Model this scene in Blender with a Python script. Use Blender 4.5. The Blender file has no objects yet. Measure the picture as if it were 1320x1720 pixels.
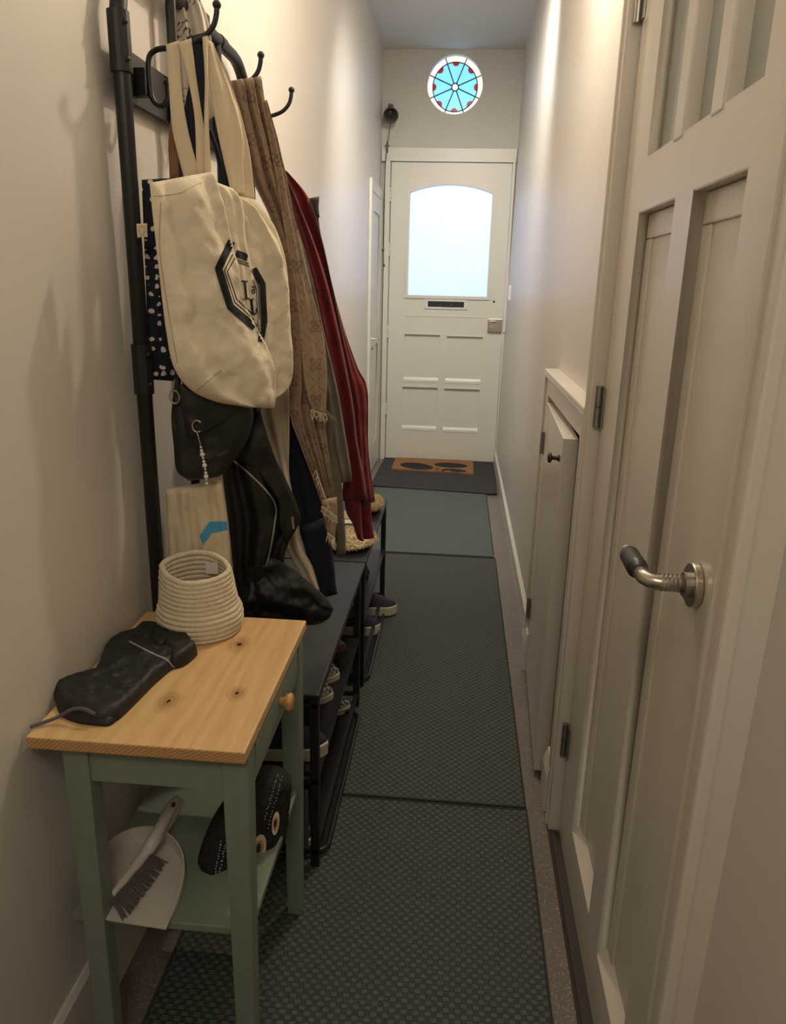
import bpy, bmesh, math, random
from mathutils import Vector, Matrix
import mathutils.noise as mnoise
from mathutils.bvhtree import BVHTree
random.seed(7)
S = bpy.context.scene
C = S.collection
# ------------------------------------------------------------------ camera
CAMZ = 1.46
FPX, YAW, PIT, ROL = 1277.2, -.0800, .29185, .02439
fw = Vector((math.sin(YAW)*math.cos(PIT), math.cos(YAW)*math.cos(PIT), -math.sin(PIT)))
rt = Vector((math.cos(YAW), -math.sin(YAW), 0))
up = rt.cross(fw)
r2 = rt*math.cos(ROL) + up*math.sin(ROL)
u2 = -rt*math.sin(ROL) + up*math.cos(ROL)
CO = Vector((0, 0, CAMZ))
cd = bpy.data.cameras.new('camera')
cd.sensor_fit = 'VERTICAL'; cd.sensor_height = 36; cd.lens = 36*FPX/1720
cd.clip_start = .02
cam = bpy.data.objects.new('camera', cd); C.objects.link(cam)
m3 = Matrix((r2, u2, -fw)).transposed()
cam.matrix_world = Matrix.Translation(CO) @ m3.to_4x4()
S.camera = cam
# ------------------------------------------------------------------ view, sky, lights
S.view_settings.view_transform = 'Standard'; S.view_settings.look = 'None'
S.view_settings.exposure = 0.15; S.view_settings.gamma = 1
W = bpy.data.worlds.new('sky'); S.world = W; W.use_nodes = True
W.node_tree.nodes['Background'].inputs[0].default_value = (.62, .76, 1, 1)
W.node_tree.nodes['Background'].inputs[1].default_value = .6
def light(name, kind, loc, power, col, size=.1, rot=None, **k):
    d = bpy.data.lights.new(name, kind); d.energy = power; d.color = col
    if kind == 'AREA':
        d.shape = 'RECTANGLE'; d.size = size; d.size_y = k.get('sy', size)
    else:
        d.shadow_soft_size = size
    if kind == 'SPOT':
        d.spot_size = k.get('cone', 2.6); d.spot_blend = k.get('blend', .5)
    o = bpy.data.objects.new(name, d); o.location = loc
    if rot: o.rotation_euler = rot
    C.objects.link(o); return o
WARM = (1, .85, .66)
light('hall_lamp_light', 'POINT', (.10, 2.45, 2.66), 33, WARM, .025)
light('hall_spot_light', 'SPOT', (.0, 3.9, 3.08), 125, (1, .94, .87), .05, (math.radians(38), 0, 0), cone=1.95, blend=1)
light('camera_side_fill', 'AREA', (.0, -.6, 2.5), 8.5, (1, .88, .72), .5, (math.radians(50), 0, 0))  # added soft fill from behind the camera, not a lamp of the hall
light('daylight', 'AREA', (-.12, 7.6, 2.1), 46, (.87, .92, 1), 1.6, (math.radians(90), 0, math.pi), sy=2.4)
# ------------------------------------------------------------------ pixel helpers: where a sight line meets a real plane
def ray(px, py): return (fw*FPX + r2*(px-660) + u2*(860-py)).normalized()
def on(px, py, ax, val):
    d = ray(px, py); i = 'xyz'.index(ax); t = (val-CO[i])/d[i]; return CO + d*t
def onp(px, py, p0, n):
    d = ray(px, py); return CO + d*((p0-CO).dot(n)/d.dot(n))
# ------------------------------------------------------------------ materials
class NT:
    def __init__(s, name):
        s.m = bpy.data.materials.new(name); s.m.use_nodes = True; s.t = s.m.node_tree
        s.b = s.t.nodes['Principled BSDF']; s.out = s.t.nodes['Material Output']
    def n(s, typ, **k):
        x = s.t.nodes.new(typ)
        for a, v in k.items(): setattr(x, a, v)
        return x
    def l(s, a, b): s.t.links.new(a, b)
    def math(s, op, a, b=None, c=None):
        x = s.n('ShaderNodeMath', operation=op)
        for i, v in enumerate((a, b, c)):
            if v is None: continue
            if isinstance(v, (int, float)): x.inputs[i].default_value = v
            else: s.l(v, x.inputs[i])
        return x.outputs[0]
    def coord(s, kind='Object', scale=(1, 1, 1), rot=(0, 0, 0)):
        tc = s.n('ShaderNodeTexCoord'); mp = s.n('ShaderNodeMapping')
        mp.inputs['Scale'].default_value = scale; mp.inputs['Rotation'].default_value = rot
        s.l(tc.outputs[kind], mp.inputs[0]); return mp.outputs[0]
    def noise(s, vec, scale, detail=3, rough=.5):
        x = s.n('ShaderNodeTexNoise'); x.inputs['Scale'].default_value = scale
        x.inputs['Detail'].default_value = detail; x.inputs['Roughness'].default_value = rough
        s.l(vec, x.inputs['Vector']); return x.outputs['Fac']
    def ramp(s, fac, stops):
        x = s.n('ShaderNodeValToRGB'); e = x.color_ramp.elements
        while len(e) < len(stops): e.new(.5)
        for q, (p, c) in zip(e, stops): q.position = p; q.color = (*c, 1) if len(c) == 3 else c
        s.l(fac, x.inputs[0]); return x.outputs[0]
    def mix(s, fac, a, b):
        x = s.n('ShaderNodeMix', data_type='RGBA')
        for sock, v in ((x.inputs[0], fac), (x.inputs[6], a), (x.inputs[7], b)):
            if isinstance(v, (int, float)): sock.default_value = v
            elif isinstance(v, tuple): sock.default_value = (*v, 1)
            else: s.l(v, sock)
        return x.outputs[2]
    def bump(s, h, strength, dist=.002):
        x = s.n('ShaderNodeBump'); x.inputs['Strength'].default_value = strength
        x.inputs['Distance'].default_value = dist; s.l(h, x.inputs['Height'])
        s.l(x.outputs[0], s.b.inputs['Normal'])
    def col(s, c):
        if isinstance(c, tuple): s.b.inputs['Base Color'].default_value = (*c, 1)
        else: s.l(c, s.b.inputs['Base Color'])
def lin(r, g, b): # sRGB bytes to linear
    f = lambda v: (v/255/12.92 if v/255 <= .04045 else ((v/255+.055)/1.055)**2.4)
    return (f(r), f(g), f(b))
def simple(name, c, rough=.5, metal=0, var=.06, vs=6, bs=0, bscale=200, bd=.001, coat=0, sheen=0):
    q = NT(name); v = q.coord()
    f = q.noise(v, vs, 3)
    lo = tuple(x*(1-var) for x in c); hi = tuple(min(1, x*(1+var)) for x in c)
    q.col(q.mix(f, lo, hi))
    q.b.inputs['Roughness'].default_value = rough; q.b.inputs['Metallic'].default_value = metal
    q.b.inputs['Coat Weight'].default_value = coat
    if sheen: q.b.inputs['Sheen Weight'].default_value = sheen
    if bs: q.bump(q.noise(v, bscale, 4), bs, bd)
    return q.m
def cloth(name, c, rough=.92, var=.08, wr=.5, weave=.25, wscale=14, wd=.006):
    q = NT(name); v = q.coord()
    q.col(q.mix(q.noise(v, 9, 4), tuple(x*(1-var) for x in c), tuple(min(1, x*(1+var)) for x in c)))
    q.b.inputs['Roughness'].default_value = rough; q.b.inputs['Sheen Weight'].default_value = .12 if max(c) > .02 else 0
    big = q.noise(v, wscale, 5, .55); fine = q.noise(v, 900, 1)
    q.bump(q.math('ADD', q.math('MULTIPLY', big, wr*3), q.math('MULTIPLY', fine, weave*.3)), .6, wd)
    return q.m
M = {}
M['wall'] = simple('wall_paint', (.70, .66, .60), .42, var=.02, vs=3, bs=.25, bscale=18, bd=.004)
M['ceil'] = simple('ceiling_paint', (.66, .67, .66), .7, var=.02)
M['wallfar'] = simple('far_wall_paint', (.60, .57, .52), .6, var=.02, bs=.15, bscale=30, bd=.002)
M['paint'] = simple('gloss_cream_paint', (.70, .65, .57), .27, var=.02, vs=2, bs=.06, bscale=25, bd=.003)
M['paintfar'] = simple('door_cream_paint', (.72, .70, .62), .35, var=.02)
M['base'] = simple('skirting_paint', (.66, .63, .57), .35, var=.02)
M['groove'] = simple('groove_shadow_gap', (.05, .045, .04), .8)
M['black'] = simple('black_powder_coat', (.012, .012, .014), .42, var=.1)
M['bboard'] = simple('black_brown_board', (.012, .012, .015), .36, var=.1, vs=20)
M['tray'] = simple('black_plastic_tray', (.02, .02, .022), .3)
M['chrome'] = simple('satin_nickel', (.55, .50, .42), .3, 1, var=.04)
M['steel'] = simple('dull_steel', (.36, .34, .31), .38, .9)
M['brass'] = simple('old_dark_bronze', (.13, .12, .095), .45, .6, var=.3)
M['rubber'] = simple('dark_grip', (.03, .03, .032), .35)
M['green'] = simple('sage_green_paint', lin(128, 140, 125), .45, var=.05, vs=30, bs=.1, bscale=60)
M['white'] = simple('off_white_plastic', (.62, .58, .52), .4)
M['canvas'] = cloth('natural_canvas', lin(234, 221, 194), wr=.75, wd=.009)
M['canvas2'] = cloth('thin_canvas', lin(218, 203, 172), wr=.6)
M['strap'] = cloth('canvas_strap', lin(226, 208, 176), wr=.3)
M['ink'] = cloth('black_print', (.012, .013, .016), wr=.1)
M['blueink'] = cloth('blue_print', lin(72, 162, 210), wr=.1)
M['navy'] = cloth('navy_knit', lin(22, 24, 38), wr=.4)
M['navystrap'] = cloth('navy_webbing', lin(26, 29, 48), wr=.2)
M['red'] = cloth('dark_red_jersey', lin(106, 18, 24), wr=.45, wscale=8)
M['grey'] = cloth('grey_green_wool', lin(112, 106, 90), wr=.3)
M['cream'] = cloth('cream_fleece', lin(196, 184, 160), wr=.4)
M['tan'] = cloth('tan_leather', lin(140, 95, 55), wr=.1, rough=.5)
M['blackcloth'] = cloth('black_nylon', (.012, .012, .013), rough=.6, wr=.7, wscale=30)
M['leather'] = simple('black_leather', (.006, .0056, .0055), .52, var=.2, bs=.6, bscale=22, bd=.006)
M['bagleather'] = simple('black_bag_leather', (.009, .0085, .0085), .5, var=.2, bs=.3, bscale=300, bd=.001)
M['glove'] = simple('black_glove_fabric', (.010, .0095, .0095), .55, var=.2, bs=.6, bscale=45, bd=.004)
M['rope'] = None
M['cork'] = simple('pine_knob', lin(200, 150, 90), .4)
M['sole'] = simple('cream_rubber_sole', (.55, .50, .40), .6)
M['navyshoe'] = cloth('navy_suede', lin(46, 44, 62), wr=.3)
M['brownshoe'] = simple('brown_leather', lin(80, 48, 34), .4)
M['shoein'] = simple('dark_lining', (.02, .02, .02), .9)
M['paper'] = simple('white_paper', (.75, .74, .72), .7)
M['kraft'] = simple('kraft_paper', lin(190, 160, 125), .7)
M['fur'] = simple('curly_beige_wool', lin(205, 185, 150), .95, var=.2, vs=60)
M['coir'] = simple('coir_fibre', lin(152, 110, 68), .95, var=.35, vs=300, bs=.6, bscale=500)
M['mat'] = simple('charcoal_rib_mat', lin(62, 60, 60), .95, var=.25, vs=200, bs=.8, bscale=400, bd=.003)
M['matedge'] = simple('rubber_mat_edge', (.02, .02, .02), .6)
M['crochet'] = simple('black_crochet', (.012, .011, .012), .8, bs=.9, bscale=120, bd=.006)
M['bead'] = simple('white_bead', (.8, .78, .72), .3)
M['pupil'] = simple('black_eye', (.006, .006, .006), .3)
M['gold'] = cloth('ochre_felt', lin(190, 150, 90), wr=.1)
M['felt'] = cloth('cream_felt', lin(225, 210, 185), wr=.1)
M['bristle'] = simple('grey_bristles', (.12, .11, .10), .7)
M['lead'] = simple('lead_came', (.04, .05, .055), .5)
M['boxgrey'] = simple('blue_grey_box', lin(86, 90, 104), .5)
M['dirt'] = simple('threshold_dirt', lin(64, 52, 42), .9, var=.4, vs=40)
def glassm(name, c, wh=.0):
    q = NT(name); t = q.n('ShaderNodeBsdfTranslucent'); v = q.coord()
    f = q.noise(v, 25, 3)
    q.l(q.mix(f, tuple(x*.93 for x in c), c), t.inputs[0])
    g = q.n('ShaderNodeBsdfGlossy'); g.inputs['Roughness'].default_value = .25
    mx = q.n('ShaderNodeMixShader'); mx.inputs[0].default_value = .05
    q.l(t.outputs[0], mx.inputs[1]); q.l(g.outputs[0], mx.inputs[2]); q.l(mx.outputs[0], q.out.inputs[0])
    return q.m
M['frost'] = glassm('frosted_glass', (.70, .74, .86))
q = NT('obscure_glass'); q.col((.36, .38, .35)); q.b.inputs['Roughness'].default_value = .22
M['obscure'] = q.m
M['gblue'] = glassm('blue_glass', (.42, .72, .85))
M['gcream'] = glassm('cream_glass', (.98, .93, .75))
M['gred'] = glassm('red_glass', (.50, .10, .10))
M['gpink'] = glassm('pale_glass', (.9, .85, .9))
M['zip'] = simple('silver_zip_teeth', (.45, .44, .42), .4, .6, var=.5, vs=600)
M['seamc'] = cloth('seam_thread', lin(188, 168, 128), wr=.1)
# rope of the basket
q = NT('cotton_rope'); v = q.coord(scale=(1, 1, 1)); f = q.noise(v, 160, 3)
q.col(q.mix(f, lin(198, 184, 156), lin(234, 222, 196))); q.b.inputs['Roughness'].default_value = .95
wv = q.n('ShaderNodeTexWave', wave_type='BANDS', bands_direction='DIAGONAL'); wv.inputs['Scale'].default_value = 55
wv.inputs['Distortion'].default_value = 3; q.l(v, wv.inputs[0]); q.bump(wv.outputs['Fac'], .35, .0012); M['rope'] = q.m
# pine table top, grain along y, with knots
q = NT('knotty_pine'); v = q.coord(scale=(1, .09, 1))
big = q.noise(q.coord(scale=(1, .25, 1)), 7, 2); fine = q.noise(v, 110, 4, .6)
wv = q.n('ShaderNodeTexWave', wave_type='BANDS', bands_direction='X'); wv.inputs['Scale'].default_value = 9
wv.inputs['Distortion'].default_value = 11; wv.inputs['Detail'].default_value = 3; wv.inputs['Detail Scale'].default_value = .7
q.l(q.coord(scale=(1, .16, 1)), wv.inputs[0])
g = q.math('ADD', q.math('MULTIPLY', wv.outputs['Fac'], .22), q.math('MULTIPLY', fine, .78))
c0 = q.ramp(g, [(.2, lin(204, 164, 112)), (.5, lin(219, 183, 132)), (.8, lin(229, 196, 148))])
c0 = q.mix(q.math('MULTIPLY', big, .35), c0, lin(206, 160, 102))
sx = q.n('ShaderNodeSeparateXYZ'); q.l(q.coord(), sx.inputs[0])
for (kx, ky, kr) in ((-.478, 1.143, .026), (-.368, 1.184, .020), (-.418, 1.372, .026)):
    dx = q.math('SUBTRACT', sx.outputs[0], kx); dy = q.math('MULTIPLY', q.math('SUBTRACT', sx.outputs[1], ky), .62)
    r = q.math('SQRT', q.math('ADD', q.math('MULTIPLY', dx, dx), q.math('MULTIPLY', dy, dy)))
    r = q.math('ADD', r, q.math('MULTIPLY', q.math('SUBTRACT', q.noise(q.coord(), 60, 2), .5), .012))
    ring = q.math('MULTIPLY', q.math('ADD', q.math('SINE', q.math('MULTIPLY', r, 900)), 1), .5)
    near = q.math('SUBTRACT', 1, q.math('MINIMUM', q.math('DIVIDE', r, kr), 1))
    c0 = q.mix(q.math('MULTIPLY', q.math('POWER', near, .8), q.math('ADD', q.math('MULTIPLY', ring, .3), .5)), c0, lin(130, 76, 34))
    core = q.math('LESS_THAN', r, kr*.16); c0 = q.mix(core, c0, lin(70, 38, 18))
q.col(c0); q.b.inputs['Roughness'].default_value = .38; q.bump(g, .08, .001); M['pine'] = q.m
# end grain
q = NT('pine_end_grain'); wv = q.n('ShaderNodeTexWave', wave_type='RINGS', rings_direction='Y'); wv.inputs['Scale'].default_value = 60
wv.inputs['Distortion'].default_value = 3; q.l(q.coord(), wv.inputs[0])
q.col(q.mix(wv.outputs['Fac'], lin(176, 128, 78), lin(208, 164, 112))); q.b.inputs['Roughness'].default_value = .5; M['pineend'] = q.m
# terrazzo floor
q = NT('terrazzo'); v = q.coord()
vo = q.n('ShaderNodeTexVoronoi'); vo.inputs['Scale'].default_value = 170; q.l(v, vo.inputs[0])
sp = q.math('LESS_THAN', vo.outputs['Distance'], q.math('MULTIPLY', q.noise(v, 55, 2), .64))
bc = q.mix(q.noise(v, 3, 4), lin(98, 89, 84), lin(128, 119, 112))
sc = q.mix(q.noise(v, 130, 1), lin(110, 100, 90), lin(190, 176, 156))
q.col(q.mix(q.math('MULTIPLY', sp, .75), bc, sc)); q.b.inputs['Roughness'].default_value = .28
M['floor'] = q.m
# woven runner
def rugmat(name, light_c, dark_c, bw=.028, rh=.0135, st=.8):
    q = NT(name); v = q.coord(); sx = q.n('ShaderNodeSeparateXYZ'); q.l(v, sx.inputs[0])
    ry = q.math('DIVIDE', q.math('ADD', sx.outputs[1], 2), rh); row = q.math('FLOOR', ry); fy_ = q.math('FRACT', ry)
    par = q.math('MULTIPLY', q.math('MODULO', row, 2), .5)
    fx_ = q.math('FRACT', q.math('ADD', q.math('DIVIDE', q.math('ADD', sx.outputs[0], 2), bw), par))
    ax = q.math('ABSOLUTE', q.math('SUBTRACT', fx_, .5)); ay = q.math('ABSOLUTE', q.math('SUBTRACT', fy_, .5))
    mr = lambda val, a, b: q.math('MINIMUM', q.math('MAXIMUM', q.math('DIVIDE', q.math('SUBTRACT', b, val), b-a), 0), 1)
    blk = q.math('MULTIPLY', mr(ax, .24, .34), mr(ay, .38, .5))
    rib = q.math('MULTIPLY', q.math('ADD', q.math('SINE', q.math('MULTIPLY', ry, 6.2832*3)), 1), .5)
    h = q.math('ADD', blk, q.math('MULTIPLY', rib, .3))
    c = q.mix(q.math('MULTIPLY', blk, q.math('ADD', .72, q.math('MULTIPLY', rib, .28))), dark_c, light_c)
    c = q.mix(q.math('MULTIPLY', q.noise(v, 4, 3), .25), c, dark_c)
    q.col(c); q.b.inputs['Roughness'].default_value = .7; q.bump(h, st, .003); return q.m
M['rug'] = rugmat('green_woven_runner', lin(93, 100, 93), lin(56, 62, 58), .025, .0128)
M['rugfar'] = rugmat('green_ribbed_runner', lin(104, 114, 109), lin(78, 88, 84), .014, .009, .5)  # far piece: finer weave, daylight reflection put into its lighter, cooler colour
M['rugedge'] = simple('runner_edging', lin(52, 60, 54), .9)
# scarf with medallions on a dashed diamond lattice (UV in metres)
q = NT('patterned_scarf'); v = q.coord('UV', scale=(1, 1, 1), rot=(0, 0, .785))
s3 = q.n('ShaderNodeSeparateXYZ'); q.l(v, s3.inputs[0]); P = .062
def fr(a): return q.math('SUBTRACT', q.math('FRACT', q.math('DIVIDE', a, P)), .5)
a, b = fr(s3.outputs[0]), fr(s3.outputs[1])
r = q.math('SQRT', q.math('ADD', q.math('MULTIPLY', a, a), q.math('MULTIPLY', b, b)))
th = q.math('ARCTAN2', b, a)
pet = q.math('ADD', .20, q.math('MULTIPLY', q.math('COSINE', q.math('MULTIPLY', th, 4)), .07))
m1 = q.math('LESS_THAN', q.math('ABSOLUTE', q.math('SUBTRACT', r, pet)), .045)
m1 = q.math('MAXIMUM', m1, q.math('LESS_THAN', q.math('ABSOLUTE', q.math('SUBTRACT', r, .09)), .03))
ed = q.math('LESS_THAN', q.math('MINIMUM', q.math('SUBTRACT', .5, q.math('ABSOLUTE', a)), q.math('SUBTRACT', .5, q.math('ABSOLUTE', b))), .03)
dash = q.math('GREATER_THAN', q.math('SINE', q.math('MULTIPLY', q.math('ADD', s3.outputs[0], s3.outputs[1]), 700)), -.2)
m = q.math('MAXIMUM', m1, q.math('MULTIPLY', ed, dash))
m = q.math('MULTIPLY', m, q.math('ADD', .05, q.math('MULTIPLY', q.noise(q.coord(), 45, 3), .85)))
q.col(q.mix(m, lin(170, 147, 124), lin(110, 78, 66))); q.b.inputs['Roughness'].default_value = .95
q.bump(q.noise(q.coord(), 700, 2), .4, .001); M['scarf'] = q.m
# navy cloth with little white animals
q = NT('navy_animal_print'); v = q.coord('UV')
vo = q.n('ShaderNodeTexVoronoi'); vo.inputs['Scale'].default_value = 56; vo.inputs['Randomness'].default_value = .35
nz = q.n('ShaderNodeTexNoise'); nz.inputs['Scale'].default_value = 90; q.l(v, nz.inputs['Vector'])
ad = q.n('ShaderNodeVectorMath', operation='MULTIPLY_ADD'); q.l(nz.outputs['Color'], ad.inputs[0])
ad.inputs[1].default_value = (.010, .010, 0); q.l(v, ad.inputs[2]); q.l(ad.outputs[0], vo.inputs[0])
q.col(q.mix(q.math('LESS_THAN', vo.outputs['Distance'], .29), lin(22, 25, 42), lin(222, 215, 205)))
q.b.inputs['Roughness'].default_value = .85; M['print'] = q.m
# pale cloth with sketchy dark flowers
q = NT('floral_cloth'); v = q.coord('UV')
wv = q.n('ShaderNodeTexWave', wave_type='RINGS'); wv.inputs['Scale'].default_value = 12; wv.inputs['Distortion'].default_value = 14
wv.inputs['Detail Scale'].default_value = 3; q.l(v, wv.inputs[0])
ln = q.math('MULTIPLY', q.math('GREATER_THAN', wv.outputs['Fac'], .93), q.math('GREATER_THAN', q.noise(v, 16, 2), .5))
q.col(q.mix(ln, lin(205, 196, 180), lin(70, 74, 84))); q.b.inputs['Roughness'].default_value = .9; M['floral'] = q.m
# black and white check
q = NT('checkered_canvas'); ck = q.n('ShaderNodeTexChecker'); ck.inputs['Scale'].default_value = 85
ck.inputs[1].default_value = (.015, .015, .015, 1); ck.inputs[2].default_value = (.38, .38, .37, 1); q.l(q.coord(), ck.inputs[0])
q.col(ck.outputs['Color']); q.b.inputs['Roughness'].default_value = .7; M['check'] = q.m
# ------------------------------------------------------------------ mesh helpers
def obj(name, bm, m, parent=None, smooth=False, bevel=0):
    bmesh.ops.recalc_face_normals(bm, faces=bm.faces[:])
    me = bpy.data.meshes.new(name); bm.to_mesh(me); bm.free()
    for mm in (m if isinstance(m, list) else [m]): me.materials.append(mm)
    if smooth:
        for p in me.polygons: p.use_smooth = True
    o = bpy.data.objects.new(name, me); C.objects.link(o)
    if parent: o.parent = parent; o.matrix_parent_inverse = parent.matrix_world.inverted()
    if bevel:
        b = o.modifiers.new('bevel', 'BEVEL'); b.width = bevel; b.segments = 2; b.limit_method = 'ANGLE'
    return o
def tag(o, label, cat, group=None):
    o['label'] = label; o['category'] = cat
    if group: o['group'] = group
    return o
def thing(name, label, cat, loc=(0, 0, 0), group=None):
    o = bpy.data.objects.new(name, None); C.objects.link(o); o.location = loc
    o.empty_display_size = .05
    o.matrix_world = Matrix.Translation(loc); return tag(o, label, cat, group)
def struct(o): o['kind'] = 'structure'; return o
def part(name, bm, m, parent, **k):      # bm built in world coordinates
    return obj(name, bm, m, parent, **k)
def box(bm, x0, x1, y0, y1, z0, z1):
    vs = [bm.verts.new((x, y, z)) for x in (x0, x1) for y in (y0, y1) for z in (z0, z1)]
    for f in ((0, 1, 3, 2), (4, 6, 7, 5), (0, 4, 5, 1), (2, 3, 7, 6), (0, 2, 6, 4), (1, 5, 7, 3)):
        bm.faces.new([vs[i] for i in f])
    return vs
def B(*a):
    bm = bmesh.new(); box(bm, *a); return bm
def prism(bm, bot, top):
    a = [bm.verts.new(p) for p in bot]; b = [bm.verts.new(p) for p in top]; n = len(a)
    bm.faces.new(a); bm.faces.new(b)
    for i in range(n): bm.faces.new((a[i], a[(i+1) % n], b[(i+1) % n], b[i]))
def catmull(P, n):
    P = [Vector(p) for p in P]
    if len(P) == 2: return [P[0].lerp(P[1], i/(n-1)) for i in range(n)]
    Q = [P[0]*2-P[1]] + P + [P[-1]*2-P[-2]]
    seg = [(P[i+1]-P[i]).length for i in range(len(P)-1)]; tot = sum(seg); out = []
    for i in range(n):
        d = tot*i/(n-1); k = 0
        while k < len(seg)-1 and d > seg[k]: d -= seg[k]; k += 1
        t = min(1, d/seg[k]) if seg[k] else 0
        p0, p1, p2, p3 = Q[k:k+4]
        out.append(.5*((2*p1)+(p2-p0)*t+(2*p0-5*p1+4*p2-p3)*t*t+(3*p1-p0-3*p2+p3)*t**3))
    return out
def tube(bm, pts, r, seg=10, closed=False, smooth=0):
    pts = [Vector(p) for p in pts]
    if smooth: pts = catmull(pts, smooth)
    n = len(pts); rings = []
    rs = r if isinstance(r, (list, tuple)) else [r]*n
    if len(rs) != n: rs = [rs[min(len(rs)-1, int(i*(len(rs)-1)/(n-1)+.5))] for i in range(n)]
    nv = None
    for i, p in enumerate(pts):
        if closed: t = pts[(i+1) % n]-pts[i-1]
        else: t = pts[min(i+1, n-1)]-pts[max(i-1, 0)]
        t.normalize()
        if nv is None: nv = t.orthogonal().normalized()
        nv = (nv - t*nv.dot(t))
        nv = nv.normalized() if nv.length > 1e-6 else t.orthogonal().normalized()
        bn = t.cross(nv)
        rings.append([bm.verts.new(p+(nv*math.cos(a)+bn*math.sin(a))*rs[i]) for a in [2*math.pi*k/seg for k in range(seg)]])
    for i in range(n if closed else n-1):
        A, Bq = rings[i], rings[(i+1) % n]
        for k in range(seg): bm.faces.new((A[k], A[(k+1) % seg], Bq[(k+1) % seg], Bq[k]))
    if not closed: bm.faces.new(rings[0][::-1]); bm.faces.new(rings[-1])
def T(pts, r, **k):
    bm = bmesh.new(); tube(bm, pts, r, **k); return bm
def ball(bm, c, r, sx=1, sy=1, sz=1, sub=2):
    bmesh.ops.create_icosphere(bm, subdivisions=sub, radius=r, matrix=Matrix.Translation(c) @ Matrix.Diagonal((sx, sy, sz, 1)))
def lathe(bm, prof, c, axis, seg=32):
    c = Vector(c); axis = Vector(axis).normalized(); e1 = axis.orthogonal().normalized(); e2 = axis.cross(e1); rings = []
    for (h, r) in prof:
        rings.append([bm.verts.new(c+axis*h+(e1*math.cos(a)+e2*math.sin(a))*max(r, 1e-5)) for a in [2*math.pi*k/seg for k in range(seg)]])
    for A, Bq in zip(rings, rings[1:]):
        for k in range(seg): bm.faces.new((A[k], A[(k+1) % seg], Bq[(k+1) % seg], Bq[k]))
    bm.faces.new(rings[0][::-1]); bm.faces.new(rings[-1])
def cut(loops, ext, mapf, bevel=0):
    """flat board with holes: loops of 2-D points, thickness ext, mapf(u,v,w)->xyz"""
    cu = bpy.data.curves.new('t', 'CURVE'); cu.dimensions = '2D'; cu.fill_mode = 'BOTH'; cu.extrude = ext/2
    for lp in loops:
        s = cu.splines.new('POLY'); s.points.add(len(lp)-1); s.use_cyclic_u = True
        for p, q_ in zip(s.points, lp): p.co = (q_[0], q_[1], 0, 1)
    o = bpy.data.objects.new('t', cu); C.objects.link(o)
    bpy.context.view_layer.update()
    me = bpy.data.meshes.new_from_object(o.evaluated_get(bpy.context.evaluated_depsgraph_get()))
    bm = bmesh.new(); bm.from_mesh(me)
    bpy.data.objects.remove(o); bpy.data.meshes.remove(me); bpy.data.curves.remove(cu)
    for v_ in bm.verts: v_.co = mapf(v_.co.x, v_.co.y, v_.co.z)
    bmesh.ops.remove_doubles(bm, verts=bm.verts[:], dist=1e-5)
    return bm
def rect(u0, u1, v0, v1): return [(u0, v0), (u1, v0), (u1, v1), (u0, v1)]
def hplane(x, y, deg):  # vertical plane through (x,y), running in direction deg (0 = along +x, 90 = along +y)
    a = math.radians(deg); return Vector((x, y, 0)), Vector((math.sin(a), -math.cos(a), 0))
def sheet(bm, L, R, plane, front=.02, back=.02, folds=((3, .006),), rows=48, cols=30, lean=0, seed=0, edge=.5, push=0, capfade=.12, crum=.0035, cs=16):
    """closed draped cloth body: L and R edge curves (sight lines) on a vertical plane, real thickness front and back"""
    p0, n = plane; rnd = random.Random(seed)
    Lc = catmull([(a, b, 0) for a, b in L], rows); Rc = catmull([(a, b, 0) for a, b in R], rows)
    ph = [(k, am, rnd.random()*6.28, rnd.uniform(-1.5, 1.5), rnd.random()*6.28) for k, am in folds]
    uvl = bm.loops.layers.uv.verify(); F = []; G = []; UV = {}
    for j in range(rows):
        v = j/(rows-1); fr_, bk = [], []
        for i in range(cols):
            u = i/(cols-1); p = Lc[j].lerp(Rc[j], u)
            w = onp(p.x, p.y, p0, n)
            pr = max(0, 1-(2*u-1)**2)**edge
            cf = min(1, (min(v, 1-v)/capfade)) if capfade else 1; cf = math.sin(cf*math.pi/2)**.6 if cf < 1 else 1
            f = sum(am*math.sin(k*6.283*u+a+dr*v*2+.5*math.sin(v*5+c)) for k, am, a, dr, c in ph)
            f += crum*(mnoise.noise(w*cs+Vector((seed*3.1, 0, 0)))*1.6 + mnoise.noise(w*cs*2.7+Vector((0, seed, 0)))*.8)
            sh = n*(-1 if n.dot(w-CO) < 0 else 1)  # pointing away from camera
            off = push + lean*v
            a_ = bm.verts.new(w - sh*((front*pr+f*min(1, pr*1.6))*(.15+.85*cf)+.0012) + sh*(-off))
            b_ = bm.verts.new(w + sh*((back*pr)*(.15+.85*cf)+.0012) + sh*(-off))
            fr_.append(a_); bk.append(b_); UV[a_] = UV[b_] = (w.dot(Vector((-n.y, n.x, 0)))*1.0, w.z)
        F.append(fr_); G.append(bk)
    def quad(*q_):
        f_ = bm.faces.new(q_)
        for l in f_.loops: l[uvl].uv = UV[l.vert]
    for j in range(rows-1):
        for i in range(cols-1):
            quad(F[j][i], F[j][i+1], F[j+1][i+1], F[j+1][i]); quad(G[j][i], G[j+1][i], G[j+1][i+1], G[j][i+1])
        quad(F[j][0], F[j+1][0], G[j+1][0], G[j][0]); quad(F[j][-1], G[j][-1], G[j+1][-1], F[j+1][-1])
    for i in range(cols-1):
        quad(F[0][i], G[0][i], G[0][i+1], F[0][i+1]); quad(F[-1][i], F[-1][i+1], G[-1][i+1], G[-1][i])
def SH(*a, **k):
    bm = bmesh.new(); sheet(bm, *a, **k); return bm
def bvh(*os):
    V, P_ = [], []
    for o in os:
        k = len(V); V += [v.co.copy() for v in o.data.vertices]; P_ += [tuple(i+k for i in p.vertices) for p in o.data.polygons]
    return BVHTree.FromPolygons(V, P_)
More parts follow.
